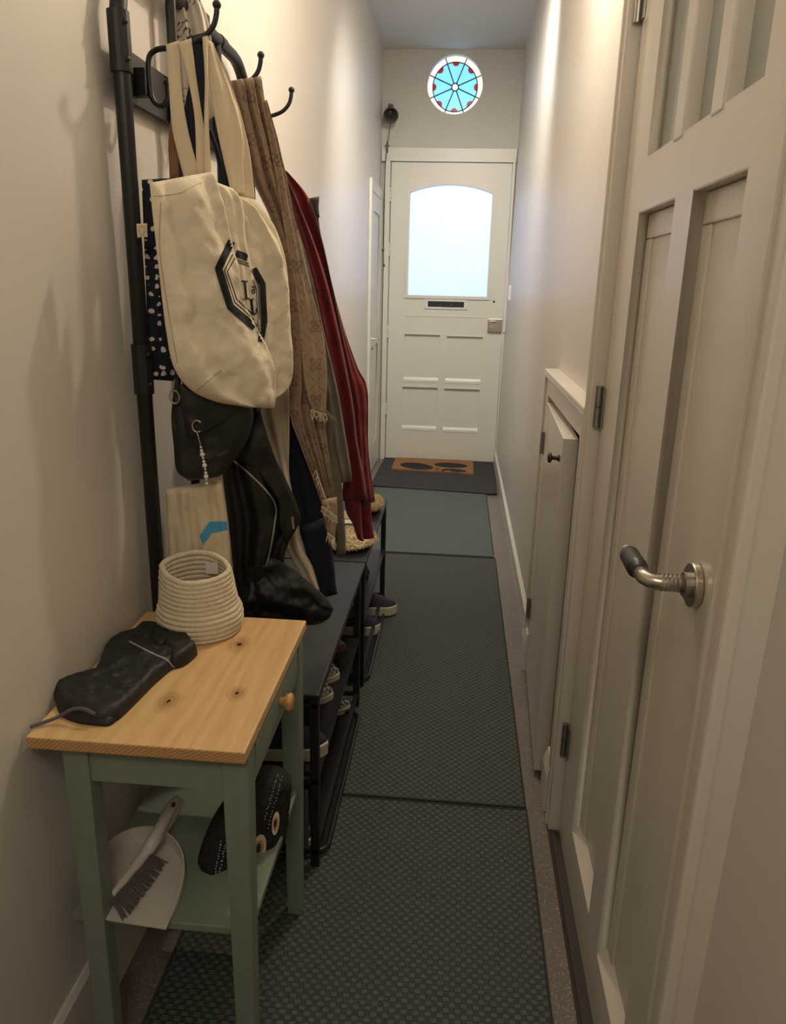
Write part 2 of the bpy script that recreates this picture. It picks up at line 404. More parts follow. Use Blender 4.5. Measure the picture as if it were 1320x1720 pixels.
def hit(tree, px, py, off):
    d = ray(px, py); h = tree.ray_cast(CO, d)
    if h[0] is None:
        h = tree.find_nearest(CO + d*1.9); p = h[0]
        return p - d*off
    return h[0] - d*off
def stroke(bm, tree, pts, w, off=.0015, n=0, th=.001):
    """printed or sewn line lying on a surface"""
    P = catmull([(a, b, 0) for a, b in pts], n) if n else None
    if P is None:
        P = []
        for a, b in zip(pts, pts[1:]):
            a, b = Vector((*a, 0)), Vector((*b, 0)); k = max(2, int((b-a).length/4))
            P += [a.lerp(b, i/k) for i in range(k)]
        P.append(Vector((*pts[-1], 0)))
    prev = None
    for i, p in enumerate(P):
        t = (P[min(i+1, len(P)-1)]-P[max(i-1, 0)]).normalized(); s = Vector((-t.y, t.x, 0))
        row = []
        for k in range(4):
            c = p + s*w*(k/3-.5); row.append(bm.verts.new(hit(tree, c.x, c.y, off)))
        if prev:
            for k in range(3): bm.faces.new((prev[k], prev[k+1], row[k+1], row[k]))
        prev = row
def patch(bm, tree, poly, off=.0015, step=5):
    t = bmesh.new(); f = t.faces.new([t.verts.new((a, b, 0)) for a, b in poly])
    bmesh.ops.triangulate(t, faces=t.faces[:])
    for _ in range(5):
        es = [e for e in t.edges if e.calc_length() > step]
        if not es: break
        bmesh.ops.subdivide_edges(t, edges=es, cuts=1); bmesh.ops.triangulate(t, faces=t.faces[:])
    mp = {v_: bm.verts.new(hit(tree, v_.co.x, v_.co.y, off)) for v_ in t.verts}
    for f in t.faces: bm.faces.new([mp[v_] for v_ in f.verts])
    t.free()
def puff(bm, poly, z, h, r=.02, step=7, floorh=.004, smooth=40, wr=0):
    """a soft cushion-like body lying on a level surface z, outline given by sight lines"""
    pts = catmull([(a, b, 0) for a, b in poly+[poly[0]]], smooth)[:-1] if smooth else [Vector((a, b, 0)) for a, b in poly]
    P3 = [on(p.x, p.y, 'z', z) for p in pts]; n = len(P3)
    t = bmesh.new(); t.faces.new([t.verts.new(p) for p in P3]); bmesh.ops.triangulate(t, faces=t.faces[:])
    for _ in range(6):
        es = [e for e in t.edges if e.calc_length() > step/1000 and not e.is_boundary]
        if not es: break
        bmesh.ops.subdivide_edges(t, edges=es, cuts=1); bmesh.ops.triangulate(t, faces=t.faces[:])
        bmesh.ops.beautify_fill(t, faces=t.faces[:], edges=t.edges[:])
    def dist(p):
        d = 9
        for i in range(n):
            a, b = P3[i], P3[(i+1) % n]; ab = b-a; s = max(0, min(1, (p-a).dot(ab)/max(ab.dot(ab), 1e-9)))
            d = min(d, (p-(a+ab*s)).length)
        return d
    top, bot = {}, {}
    for v_ in t.verts:
        p = v_.co.copy(); d = min(dist(p)/r, 1); hh = floorh + (h-floorh)*math.sqrt(max(0, 1-(1-d)**2))
        if wr: hh += wr*(mnoise.noise(p*38)*1.2+mnoise.noise(p*95)*.8)*d
        top[v_] = bm.verts.new((p.x, p.y, z+hh)); bot[v_] = bm.verts.new((p.x, p.y, z+.0005))
    for f in t.faces:
        bm.faces.new([top[v_] for v_ in f.verts]); bm.faces.new([bot[v_] for v_ in reversed(f.verts)])
    for e in t.edges:
        if e.is_boundary: bm.faces.new((top[e.verts[0]], top[e.verts[1]], bot[e.verts[1]], bot[e.verts[0]]))
    t.free()
def dup(root, loc, label=None, rotz=None):
    r = root.copy(); C.objects.link(r); r.location = loc
    if rotz is not None: r.rotation_euler = (0, 0, rotz)
    if label: r['label'] = label
    for ch in list(root.children):
        c = ch.copy(); C.objects.link(c); c.parent = r
        for g_ in ch.children:
            d = g_.copy(); C.objects.link(d); d.parent = c
    return r
# ================================================================== THE SETTING
XL, XR, YF, ZC = -.676, .350, 6.459, 3.147
struct(obj('floor', B(XL-.1, .5, -1.4, 6.7, -.05, 0), M['floor']))
struct(obj('ceiling', B(XL-.1, .6, -1.4, 6.7, ZC, ZC+.05), M['ceil']))
struct(obj('wall_left', B(XL-.08, XL, -1.4, 6.6, -.02, ZC+.02), M['wall']))
bm = bmesh.new()                                   # right wall beyond the doors leans back a little towards the ceiling
prism(bm, [(XR, 1.86, -.02), (.50, 1.86, -.02), (.50, 6.6, -.02), (XR, 6.6, -.02)], [(.383, 1.86, ZC+.02), (.50, 1.86, ZC+.02), (.50, 6.6, ZC+.02), (.383, 6.6, ZC+.02)])
# opening of the understairs door is cut by building around it
bm.free()
def rwall(u, v, w): return Vector((XR + .033*max(0, v)/ZC + .06 + w, u, v))
struct(obj('wall_right', cut([rect(-1.4, 6.6, -.02, ZC+.02), rect(1.985, 2.75, -.01, 1.09), rect(.93, 1.81, -.01, 2.15)], .12, rwall), M['wall']))
struct(obj('wall_back', B(XL-.1, .5, -1.45, -1.38, -.02, ZC+.02), M['wall']))
# far wall with the round window opening and the doorway
fyy = lambda y: (lambda u, v, w: Vector((u, y+w, v)))
WC = Vector((-.127, 0, 2.922)); WR = .212
circ = lambda r_, n=64: [(WC.x+r_*math.cos(2*math.pi*i/n), WC.z+r_*math.sin(2*math.pi*i/n)) for i in range(n)]
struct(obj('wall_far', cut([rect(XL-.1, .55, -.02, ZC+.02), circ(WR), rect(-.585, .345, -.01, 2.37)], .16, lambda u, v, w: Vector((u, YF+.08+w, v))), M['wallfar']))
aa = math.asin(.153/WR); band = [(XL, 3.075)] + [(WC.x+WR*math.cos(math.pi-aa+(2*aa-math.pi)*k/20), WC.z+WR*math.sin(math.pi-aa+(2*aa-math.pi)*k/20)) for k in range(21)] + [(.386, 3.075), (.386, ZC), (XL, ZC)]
struct(obj('ceiling_shadow_band', cut([band], .006, fyy(YF-.001)), M['wallfar']))  # thin raised strip shaped after the shadow band below the ceiling
# ---- round stained glass window
win = struct(bpy.data.objects.new('window_1', None)); C.objects.link(win)
win.location = (WC.x, YF+.12, WC.z); win.matrix_world = Matrix.Translation(win.location)
gy = YF+.125
def ringpoly(r0, r1, a0, a1, n=10):
    return [(WC.x+r0*math.cos(a0+(a1-a0)*i/n), WC.z+r0*math.sin(a0+(a1-a0)*i/n)) for i in range(n+1)] + [(WC.x+r1*math.cos(a1+(a0-a1)*i/n), WC.z+r1*math.sin(a1+(a0-a1)*i/n)) for i in range(n+1)]
R0, R1, R2 = .026, .172, .213
fy = lambda y: (lambda u, v, w: Vector((u, y+w, v)))
A8 = [math.radians(22.5+45*i) for i in range(8)]
for i in range(8):
    am = A8[i]+math.radians(22.5); cx, cz = WC.x+R1*math.cos(am), WC.z+R1*math.sin(am)
    part('cream_pane', cut([ringpoly(R1, R2, A8[i], A8[i]+math.pi/4)], .003, fy(gy)), M['gpink'] if i == 2 else M['gcream'], win)
    half = [(cx-math.cos(am)*0+.027*math.cos(am+math.pi/2+math.pi*k/12), cz+.027*math.sin(am+math.pi/2+math.pi*k/12)) for k in range(13)]
    part('red_pane', cut([half], .003, fy(gy)), M['gred'], win)
    da = .027/R1; a0, a1 = A8[i], A8[i]+math.pi/4
    lp = [(WC.x+R0*math.cos(a0+(a1-a0)*k/4), WC.z+R0*math.sin(a0+(a1-a0)*k/4)) for k in range(5)]
    lp += [(WC.x+R1*math.cos(a1+(am+da-a1)*k/5), WC.z+R1*math.sin(a1+(am+da-a1)*k/5)) for k in range(6)]
    lp += half[1:-1] + [(WC.x+R1*math.cos(am-da+(a0-am+da)*k/5), WC.z+R1*math.sin(am-da+(a0-am+da)*k/5)) for k in range(6)]
    part('blue_pane', cut([lp], .003, fy(gy)), M['gblue'], win)
part('centre_pane', cut([circ(R0, 24)], .004, fy(gy)), M['gcream'], win)
bm = bmesh.new()
ring = lambda r_: [(WC.x+r_*math.cos(2*math.pi*i/48), gy-.005, WC.z+r_*math.sin(2*math.pi*i/48)) for i in range(48)]
tube(bm, ring(R0), .005, 6, closed=True); tube(bm, ring(R1), .0042, 6, closed=True)
for a in A8: tube(bm, [(WC.x+R0*math.cos(a), gy-.005, WC.z+R0*math.sin(a)), (WC.x+R2*math.cos(a), gy-.005, WC.z+R2*math.sin(a))], .0045, 6)
part('lead_came', bm, M['lead'], win)
# ---- front door
d1 = struct(bpy.data.objects.new('door_1', None)); C.objects.link(d1); d1.location = (-.12, YF, 0); d1.matrix_world = Matrix.Translation(d1.location)
def arch(x0, x1, z0, zs, zt, n=24):
    c = (x0+x1)/2; hw = (x1-x0)/2; sag = zt-zs; Rr = (hw*hw+sag*sag)/(2*sag); a = math.asin(hw/Rr)
    return [(x0, z0), (x1, z0)] + [(c+Rr*math.sin(a-2*a*i/n), zt-Rr+Rr*math.cos(a-2*a*i/n)) for i in range(n+1)]
WX0, WX1 = -.442, .203
LY = YF-.012
win_a = arch(WX0, WX1, 1.372, 2.148, 2.209)
part('door_leaf', cut([rect(-.592, .340, .012, 2.366), win_a], .03, fy(LY+.018)), M['paintfar'], d1)
part('door_frame_panelling', cut([rect(-.592, .340, .012, 2.366), win_a] + [rect(*p) for p in ((-.455, -.162, .69, 1.058), (-.105, .19, .69, 1.052), (-.46, -.165, .28, .625), (-.108, .187, .276, .622))], .018, fy(LY-.006)), M['paintfar'], d1)
bm = bmesh.new()       # sloped sills and upper lips of the four panels
for (x0, x1, z0, z1) in ((-.455, -.162, .69, 1.058), (-.105, .19, .69, 1.052), (-.46, -.165, .28, .625), (-.108, .187, .276, .622)):
    prism(bm, [(x0, LY+.003, z0-.001), (x0, LY-.02, z0-.016), (x0, LY-.015, z0-.018), (x0, LY+.003, z0+.02)], [(x1, LY+.003, z0-.001), (x1, LY-.02, z0-.016), (x1, LY-.015, z0-.018), (x1, LY+.003, z0+.02)])
    prism(bm, [(x0, LY-.001, z1), (x0, LY-.022, z1+.004), (x0, LY-.022, z1+.012), (x0, LY-.001, z1+.016)], [(x1, LY-.001, z1), (x1, LY-.022, z1+.004), (x1, LY-.022, z1+.012), (x1, LY-.001, z1+.016)])
prism(bm, [(-.455, LY-.012, 1.204), (-.455, LY-.019, 1.206), (-.455, LY-.019, 1.212), (-.455, LY-.012, 1.214)], [(.205, LY-.012, 1.208), (.205, LY-.019, 1.210), (.205, LY-.019, 1.216), (.205, LY-.012, 1.218)])
part('panel_moulding', bm, M['paintfar'], d1)
wa2 = arch(WX0-.022, WX1+.022, 1.35, 2.155, 2.228)
part('window_bead', cut([wa2, win_a], .014, fy(LY-.021)), M['paintfar'], d1)
part('frosted_pane', cut([arch(WX0-.01, WX1+.01, 1.36, 2.152, 2.215)], .005, fy(LY+.015)), M['frost'], d1)
# letter slot
ls = part('letter_slot', cut([rect(-.300, .052, 1.270, 1.345), rect(-.272, .022, 1.285, 1.330)], .01, fy(LY-.02)), M['paper'], d1)
part('slot_opening', B(-.272, .022, LY-.0165, LY-.0155, 1.285, 1.330), M['black'], ls)
bm = bmesh.new()
for x, z in ((-.288, 1.335), (-.288, 1.280), (.040, 1.337), (.040, 1.281)): ball(bm, (x, LY-.026, z), .004)
for x in (-.17, -.08): ball(bm, (x, LY-.018, 1.306), .004)
part('screw', bm, M['steel'], ls)
part('spy_hole', T([(.262, LY-.014, 1.338), (.262, LY-.018, 1.338)], .009), M['black'], d1)
lk = part('lock_case', B(.222, .338, LY-.045, LY-.013, 1.100, 1.205), M['chrome'], d1, bevel=.004)
bm = bmesh.new(); tube(bm, [(.262, LY-.045, 1.132), (.262, LY-.066, 1.132)], .018, 16); part('turn_knob', bm, M['chrome'], lk)
bm = bmesh.new(); tube(bm, [(.235, LY-.052, 1.185), (.285, LY-.052, 1.185)], .008, 10); part('latch_slide', bm, M['chrome'], lk)
kp = part('lock_keeper', B(.345, .387, LY-.05, LY-.013, 1.10, 1.30), M['paper'], d1, bevel=.003)
bm = bmesh.new()
for z in (1.12, 1.2, 1.27): ball(bm, (.366, LY-.052, z), .004)
part('screw', bm, M['steel'], kp)
for z in (2.13, 1.72, 1.08, .44):
    bm = bmesh.new()
    for k in range(4): tube(bm, [(-.597, LY-.026, z-.05+k*.026), (-.597, LY-.026, z-.05+k*.026+.023)], .010, 12)
    part('hinge', bm, M['paintfar'], d1)
fr1 = struct(bpy.data.objects.new('trim_2', None)); C.objects.link(fr1); fr1.location = (-.1, YF, 0); fr1.matrix_world = Matrix.Translation(fr1.location)
part('left_jamb', B(-.64, -.60, YF-.045, YF+.02, 0, 2.40), M['paintfar'], fr1, bevel=.003)
part('right_jamb', B(.345, .366, YF-.045, YF+.02, 0, 2.40), M['paintfar'], fr1, bevel=.003)
part('header', B(-.672, .372, YF-.035, YF+.001, 2.372, 2.470), M['paintfar'], fr1, bevel=.003)
part('header_lip', B(-.632, .365, YF-.05, YF-.03, 2.372, 2.388), M['paintfar'], fr1)
part('threshold', B(-.60, .345, YF-.02, YF+.02, 0, .012), M['mat'], fr1)
# ---- narrow door in the left wall by the front door
d4 = struct(bpy.data.objects.new('door_4', None)); C.objects.link(d4); d4.location = (XL, 6.05, 0); d4.matrix_world = Matrix.Translation(d4.location)
part('casing', cut([[(5.66, 0), (5.66, 2.16), (6.40, 2.16), (6.40, 0), (6.33, 0), (6.33, 2.08), (5.74, 2.08), (5.74, 0)]], .022, lambda u, v, w: Vector((XL+.011+w, u, v))), M['paintfar'], d4, bevel=.004)
part('door_leaf', B(XL+.0005, XL+.008, 5.742, 6.328, .01, 2.078), M['paintfar'], d4)
part('leaf_panelling', cut([rect(5.745, 6.325, .012, 2.075), rect(5.82, 6.25, .22, 1.0), rect(5.82, 6.25, 1.15, 1.96)], .01, lambda u, v, w: Vector((XL+.013+w, u, v))), M['paintfar'], d4)
bm = bmesh.new(); tube(bm, [(XL+.018, 5.80, 1.06), (XL+.06, 5.80, 1.06), (XL+.062, 5.86, 1.06)], .008, 8); ball(bm, (XL+.02, 5.80, .99), .014)
part('door_handle', bm, M['chrome'], d4)
# ---- skirting boards
def skirt(name, x0, x1, y0, y1, h, side):
    bm = bmesh.new(); xs = (x0, x1) if side > 0 else (x1, x0)
    a, b = xs
    prism(bm, [(a, y0, 0), (b, y0, 0), (b, y0, h-.012), (b+(a-b)*.6, y0, h), (a, y0, h)], [(a, y1, 0), (b, y1, 0), (b, y1, h-.012), (b+(a-b)*.6, y1, h), (a, y1, h)])
    return struct(obj(name, bm, M['base']))
skirt('baseboard_left', XL, XL+.012, -1.38, 5.66, .16, 1)
skirt('baseboard_right', .336, .36, 2.85, YF-.05, .125, -1)
skirt('baseboard_right_near', .336, .36, -1.38, .80, .125, -1)
# ---- door 2, the tall cream door on the right
DX = .340
fx = lambda x: (lambda u, v, w: Vector((x+w, u, v)))
d2 = struct(bpy.data.objects.new('door_2', None)); C.objects.link(d2); d2.location = (DX, 1.8, 0); d2.matrix_world = Matrix.Translation(d2.location)
Y0, Y1 = .930, 1.803
holes = [rect(1.040, 1.270, .150, 1.606), rect(1.372, 1.640, .150, 1.606)]
gl = rect(1.030, 1.622, 1.702, 2.30)
DT = 2.42
d2f = part('door_leaf', cut([rect(Y0, Y1, .012, DT), gl] + holes, .030, fx(DX+.015)), M['paint'], d2)
part('recessed_panel', B(DX+.024, DX+.034, Y0+.03, Y1-.03, .05, 1.68), M['paint'], d2)
bm = bmesh.new()    # sloped sills at the foot of each recess and a shallow inner moulding
for h in holes:
    y0, y1, z0, z1 = h[0][0], h[1][0], h[0][1], h[2][1]
    prism(bm, [(DX, y0, z0), (DX+.026, y0, z0+.026), (DX+.026, y0, z0-.01), (DX+.001, y0, z0-.01)], [(DX, y1, z0), (DX+.026, y1, z0+.026), (DX+.026, y1, z0-.01), (DX+.001, y1, z0-.01)])
    box(bm, DX+.0195, DX+.0255, y0+.0005, y1-.0005, z1-.05, z1-.004); box(bm, DX+.0005, DX+.029, y0+.0005, y1-.0005, z1-.003, z1+.004)
    box(bm, DX+.0195, DX+.0255, y0+.0005, y0+.045, z0, z1-.051); box(bm, DX+.0195, DX+.0255, y1-.045, y1-.0005, z0, z1-.051)
part('panel_moulding', bm, M['paint'], d2, bevel=.002)
part('glazing', B(DX+.022, DX+.028, 1.02, 1.64, 1.69, 2.31), M['obscure'], d2)
for y in (1.20, 1.40):
    part('glazing_bar', B(DX-.002, DX+.034, y-.028, y+.028, 1.695, 2.31), M['paint'], d2, bevel=.004)
hd = part('door_handle', T([(DX-.001, 1.000, 1.075), (DX-.012, 1.000, 1.075)], .031, seg=40), M['chrome'], d2, smooth=False, bevel=.002)
part('lever_neck', T([(DX-.01, 1.000, 1.075), (DX-.055, 1.000, 1.076), (DX-.064, 1.003, 1.077), (DX-.070, 1.012, 1.078), (DX-.072, 1.026, 1.079)], [.013, .011, .0105, .0105, .0105]), M['chrome'], hd, smooth=True)
bm = bmesh.new()
for k in range(5): tube(bm, [(DX-.026-k*.0055, 1.000, 1.0765), (DX-.0285-k*.0055, 1.000, 1.0765)], .0125, 20)
tube(bm, [(DX-.012, 1.0, 1.075), (DX-.020, 1.0, 1.075)], .017, 24)
part('lever_ring', bm, M['steel'], hd)
part('lever_grip', T([(DX-.072, 1.026, 1.079), (DX-.0725, 1.048, 1.080), (DX-.073, 1.080, 1.081), (DX-.0735, 1.106, 1.082)], [.0108, .0150, .0145, .0090], smooth=12, seg=16), M['rubber'], hd, smooth=True)
part('lever_tip', T([(DX-.0735, 1.105, 1.082), (DX-.0735, 1.112, 1.082)], .0092, seg=16), M['chrome'], hd)
for z in (1.195, .300, 2.03):
    bm = bmesh.new(); tube(bm, [(DX-.010, 1.812, z-.048), (DX-.010, 1.812, z-.001)], .008, 14); tube(bm, [(DX-.010, 1.812, z+.001), (DX-.010, 1.812, z+.048)], .008, 14)
    box(bm, DX-.004, DX-.001, 1.785, 1.822, z-.046, z+.046)
    part('hinge', bm, M['steel'], d2)
# its casing
t3 = struct(bpy.data.objects.new('trim_3', None)); C.objects.link(t3); t3.location = (.33, 1.86, 0); t3.matrix_world = Matrix.Translation(t3.location)
part('far_casing', B(.312, .41, 1.822, 1.862, 0, 2.52), M['paint'], t3, bevel=.004)
part('far_casing_step', B(.322, .40, 1.86, 1.898, 0, 2.54), M['paint'], t3, bevel=.004)
part('rebate', B(.352, .40, 1.806, 1.824, 0, 2.5), M['paint'], t3)
part('casing_ridge', B(.3065, .315, 1.846, 1.856, 0, 2.54), M['paint'], t3, bevel=.003)
part('near_casing', B(.322, .41, .815, .905, 0, 2.54), M['paint'], t3, bevel=.005)
part('near_casing_ridge', B(.310, .33, .81, .835, 0, 2.54), M['paint'], t3, bevel=.005)
part('near_casing_bead', B(.318, .33, .875, .885, 0, 2.54), M['paint'], t3, bevel=.004)
part('head_casing', B(.312, .41, .815, 1.90, 2.435, 2.54), M['paint'], t3, bevel=.004)
part('threshold', B(.318, .42, .905, 1.81, -.01, .008), M['groove'], t3)  # dark strip: shade of the gap under the leaf put in as colour
part('threshold_crack', B(.310, .322, .905, 1.84, -.01, .0015), M['dirt'], t3)
# ---- door 3, low cupboard door, standing ajar
t4 = struct(bpy.data.objects.new('trim_4', None)); C.objects.link(t4); t4.location = (.33, 2.4, 0); t4.matrix_world = Matrix.Translation(t4.location)
cas = [[(1.903, 0), (1.903, 1.178), (2.835, 1.178), (2.835, 0), (2.750, 0), (2.750, 1.09), (1.985, 1.09), (1.985, 0)]]
part('casing', cut(cas, .05, fx(.347)), M['paint'], t4, bevel=.004)
cas2 = [[(1.903, .0), (1.903, 1.178), (2.835, 1.178), (2.835, .0), (2.812, .0), (2.812, 1.152), (1.928, 1.152), (1.928, .0)]]
part('casing_ridge', cut(cas2, .012, fx(.3195)), M['paint'], t4, bevel=.004)
bm = bmesh.new()
for y0, y1 in ((1.898, 1.992), (2.745, 2.842)):
    prism(bm, [(.36, y0, 0), (.305, y0, 0), (.305, y0, .12), (.318, y0, .16), (.36, y0, .16)], [(.36, y1, 0), (.305, y1, 0), (.305, y1, .12), (.318, y1, .16), (.36, y1, .16)])
part('plinth_block', bm, M['paint'], t4, bevel=.003)
d3 = struct(bpy.data.objects.new('door_3', None)); C.objects.link(d3); d3.location = (.326, 2.745, 0); d3.matrix_world = Matrix.Translation(d3.location)
HP = Vector((.322, 2.742, 0)); FP = Vector((.293, 2.068, 0)); dd = (FP-HP).normalized(); nn = Vector((dd.y, -dd.x, 0));  # nn points to the hall side
if nn.x > 0: nn = -nn
def leafpt(s, w, z): p = HP + dd*s + nn*w; return (p.x, p.y, z)
LL = (FP-HP).length
bm = bmesh.new(); prism(bm, [leafpt(0, 0, .02), leafpt(LL, 0, .02), leafpt(LL, -.042, .02), leafpt(0, -.042, .02)], [leafpt(0, 0, 1.068), leafpt(LL, 0, 1.068), leafpt(LL, -.042, 1.068), leafpt(0, -.042, 1.068)])
part('door_leaf', bm, M['paint'], d3, bevel=.002)
bm = bmesh.new(); a = Vector(leafpt(LL-.06, 0, 1.0)); lathe(bm, [(0, .011), (.004, .008), (.010, .006), (.020, .006), (.023, .014), (.029, .015), (.033, .009)], a, nn, 20)
part('knob', bm, M['black'], d3, smooth=True)
for z in (.92, .27):
    bm = bmesh.new(); tube(bm, [(.316, 2.752, z-.04), (.316, 2.752, z+.04)], .008, 12); box(bm, .3195, .322, 2.72, 2.748, z-.038, z+.038)
    part('hinge', bm, M['steel'], d3)
part('jamb', B(.36, .47, 1.960, 1.985, 0, 1.09), M['paint'], t4)
part('jamb', B(.36, .47, 2.750, 2.775, 0, 1.09), M['paint'], t4)
part('jamb', B(.36, .47, 1.960, 2.775, 1.09, 1.11), M['paint'], t4)
bm = bmesh.new(); box(bm, .53, 1.3, -.2, 3.2, -.02, 2.9); struct(obj('wall_side_room', bm, M['wall']))
struct(obj('wall_cupboard_inside', cut([rect(1.95, 2.8, -.005, 1.15)], .01, fx(.50)), M['wall']))
part('light_switch', B(.345, .372, 5.95, 6.02, 1.36, 1.47), M['paper'], struct(thing('trim_5', 'white light switch on the right wall', 'switch', (.36, 5.98, 1.4))), bevel=.003)
for k_ in ('label', 'category'): del bpy.data.objects['trim_5'][k_]
# ================================================================== FLOOR COVERINGS
def runner(name, y0, y1, x0, x1, z, m, label, wav=0):
    t = thing(name, label, 'rug', (-.15, (y0+y1)/2, 0), 'dark green runner pieces laid end to end')
    bm = bmesh.new(); n = max(2, int((y1-y0)/.04)); rows = []
    for i in range(n+1):
        y = y0+(y1-y0)*i/n; zz = z+wav*(math.exp(-((y-y0)/.05)**2)) + (wav*.6*math.exp(-((y-y0-.5)/.08)**2))
        rows.append([bm.verts.new((x, y, q_)) for x in (x0, x1) for q_ in (0.0005, zz)])
    for a, b in zip(rows, rows[1:]):
        bm.faces.new((a[1], a[3], b[3], b[1])); bm.faces.new((a[0], b[0], b[2], a[2])); bm.faces.new((a[0], a[1], b[1], b[0])); bm.faces.new((a[2], b[2], b[3], a[3]))
    bm.faces.new((rows[0][0], rows[0][2], rows[0][3], rows[0][1])); bm.faces.new((rows[-1][0], rows[-1][1], rows[-1][3], rows[-1][2]))
    part('woven_field', bm, m, t)
    bm = bmesh.new()
    for a, b in (((x0, y0, z), (x0, y1, z)), ((x1, y0, z), (x1, y1, z))): tube(bm, [a, b], .0035, 6)
    for a, b in (((x0, y0+.003, z+wav), (x1, y0+.003, z+wav)), ((x0, y1-.003, z), (x1, y1-.003, z))): tube(bm, [a, b], .003, 6)
    part('bound_edge', bm, M['rugedge'], t)
runner('runner_rug', -.9, 1.895, -.575, .257, .006, M['rug'], 'nearest piece of dark green woven runner, under the small table')
runner('runner_rug', 1.903, 4.02, -.575, .255, .006, M['rug'], 'middle piece of dark green woven runner, in front of the black shoe benches')
runner('runner_rug', 4.03, 5.45, -.575, .247, .006, M['rugfar'], 'far, smoother grey green piece of runner between the benches and the door mat', wav=.004)
t = thing('door_mat', 'large charcoal door mat lying under the coir mat at the front door', 'mat', (-.15, 5.9, 0))
bm = bmesh.new(); prism(bm, [(-.615, 5.475, .0065), (.318, 5.385, .0065), (.325, 6.40, .0065), (-.60, 6.40, .0065)], [(-.615, 5.475, .013), (.318, 5.385, .013), (.325, 6.40, .013), (-.60, 6.40, .013)])
part('pile', bm, M['mat'], t)
part('rubber_border', T([(-.615, 5.475, .011), (-.2, 5.43, .011), (.1, 5.405, .012), (.27, 5.385, .012), (.318, 5.378, .018), (.325, 5.8, .012), (.325, 6.4, .011)], .006), M['matedge'], t)
t = thing('coir_mat', 'small brown coir mat with black animal shapes, against the front door', 'mat', (-.16, 6.2, .013))
bm = bmesh.new(); prism(bm, [(-.502, 5.99, .014), (.160, 5.915, .014), (.165, 6.395, .014), (-.50, 6.395, .014)], [(-.502, 5.99, .026), (.160, 5.915, .026), (.165, 6.395, .026), (-.50, 6.395, .026)])
cm = part('coir_pad', bm, M['coir'], t); tr = bvh(cm)
bm = bmesh.new(); E = lambda cx, cy, rx, ry, a=0, n=20: [(cx+rx*math.cos(6.283*i/n)*math.cos(a)-ry*math.sin(6.283*i/n)*math.sin(a), cy+rx*math.cos(6.283*i/n)*math.sin(a)+ry*math.sin(6.283*i/n)*math.cos(a)) for i in range(n)]
patch(bm, tr, E(700, 783, 28, 5.5, .1), .001); patch(bm, tr, E(757, 781.5, 28, 4.2, .05), .001); patch(bm, tr, E(764, 791.5, 23, 4, .08), .001)
patch(bm, tr, [(716, 793), (724, 790), (728, 793), (722, 794)], .001); stroke(bm, tr, [(731, 791), (734, 785)], 1.5, .001); stroke(bm, tr, [(735, 791), (737, 786)], 1.5, .001)
part('printed_shape', bm, M['ink'], t)
# ================================================================== BELL
t = thing('door_bell', 'dark bronze bell on a bracket above the front door with a long pull cord', 'bell', (-.60, 6.36, 2.6))
bm = bmesh.new(); lathe(bm, [(0, .012), (.01, .030), (.05, .034), (.085, .042), (.105, .056), (.110, .058), (.104, .050), (.05, .028), (.02, .02)], (-.606, 6.40, 2.73), (.1, -.85, -.55), 28)
part('bell_cup', bm, M['brass'], t, smooth=True)
bm = bmesh.new(); box(bm, -.625, -.59, 6.38, YF, 2.72, 2.765); tube(bm, [(-.606, 6.40, 2.74), (-.606, 6.40, 2.70)], .01, 8); part('bracket', bm, M['brass'], t, bevel=.003)
part('clapper', T([(-.604, 6.385, 2.70), (-.603, 6.375, 2.62), (-.612, 6.37, 2.54), (-.622, 6.36, 2.47)], .003), M['brass'], t)
bm = bmesh.new(); tube(bm, [(-.622, 6.36, 2.47), (-.632, 6.33, 2.30), (-.636, 6.30, 2.0), (-.634, 6.30, 1.72)], .0028, 6, smooth=20)
part('pull_cord', bm, M['lead'], t)
bm = bmesh.new(); tube(bm, [(-.622, 6.36, 2.50), (-.622, 6.36, 2.42)], .006, 8); tube(bm, [(-.64, 6.36, 2.47), (-.605, 6.36, 2.47)], .005, 8)
part('cord_hook', bm, M['brass'], t, smooth=True); bm = bmesh.new(); ball(bm, (-.634, 6.30, 1.71), .012); tube(bm, [(-.634, 6.30, 1.70), (-.632, 6.29, 1.66), (-.628, 6.29, 1.60), (-.622, 6.29, 1.59)], .006, 8); ball(bm, (-.625, 6.29, 1.595), .011)
part('cord_fitting', bm, M['brass'], t, smooth=True)
# ================================================================== COAT RACK
PX = -.643; PR = .0155
rack = thing('coat_rack', 'tall black tubular coat rack against the left wall, hung with bags and coats', 'coat rack', (PX, 1.95, 0))
ya, yb, zt = 1.525, 2.40, 2.035
pts = [(PX, ya, .01), (PX, ya, zt-.14)] + [(PX, ya+.14*(1-math.cos(a)), zt-.14+.14*math.sin(a)) for a in [math.pi/2*i/8 for i in range(1, 9)]]
pts += [(PX, yb-.14+.14*math.sin(a), zt-.14+.14*math.cos(a)) for a in [math.pi/2*i/8 for i in range(0, 9)]] + [(PX, yb, .01)]
part('tube_frame', T(pts, PR, seg=16), M['black'], rack, smooth=True)
for z in (1.87, 1.28):
    bm = bmesh.new(); tube(bm, [(PX, ya, z-.05), (PX, ya, z+.05)], PR+.0045, 16); ball(bm, (PX+.018, ya-.012, z-.03), .005); ball(bm, (PX+.018, ya-.012, z+.03), .005)
    part('coupling', bm, M['black'], rack)
for y in (1.80, 2.12): part('upright', T([(PX, y, .50), (PX, y, zt-.005)], .011), M['black'], rack)
part('hook_rail', B(PX-.016, PX-.012, ya, yb, 1.785, 1.875), M['black'], rack)
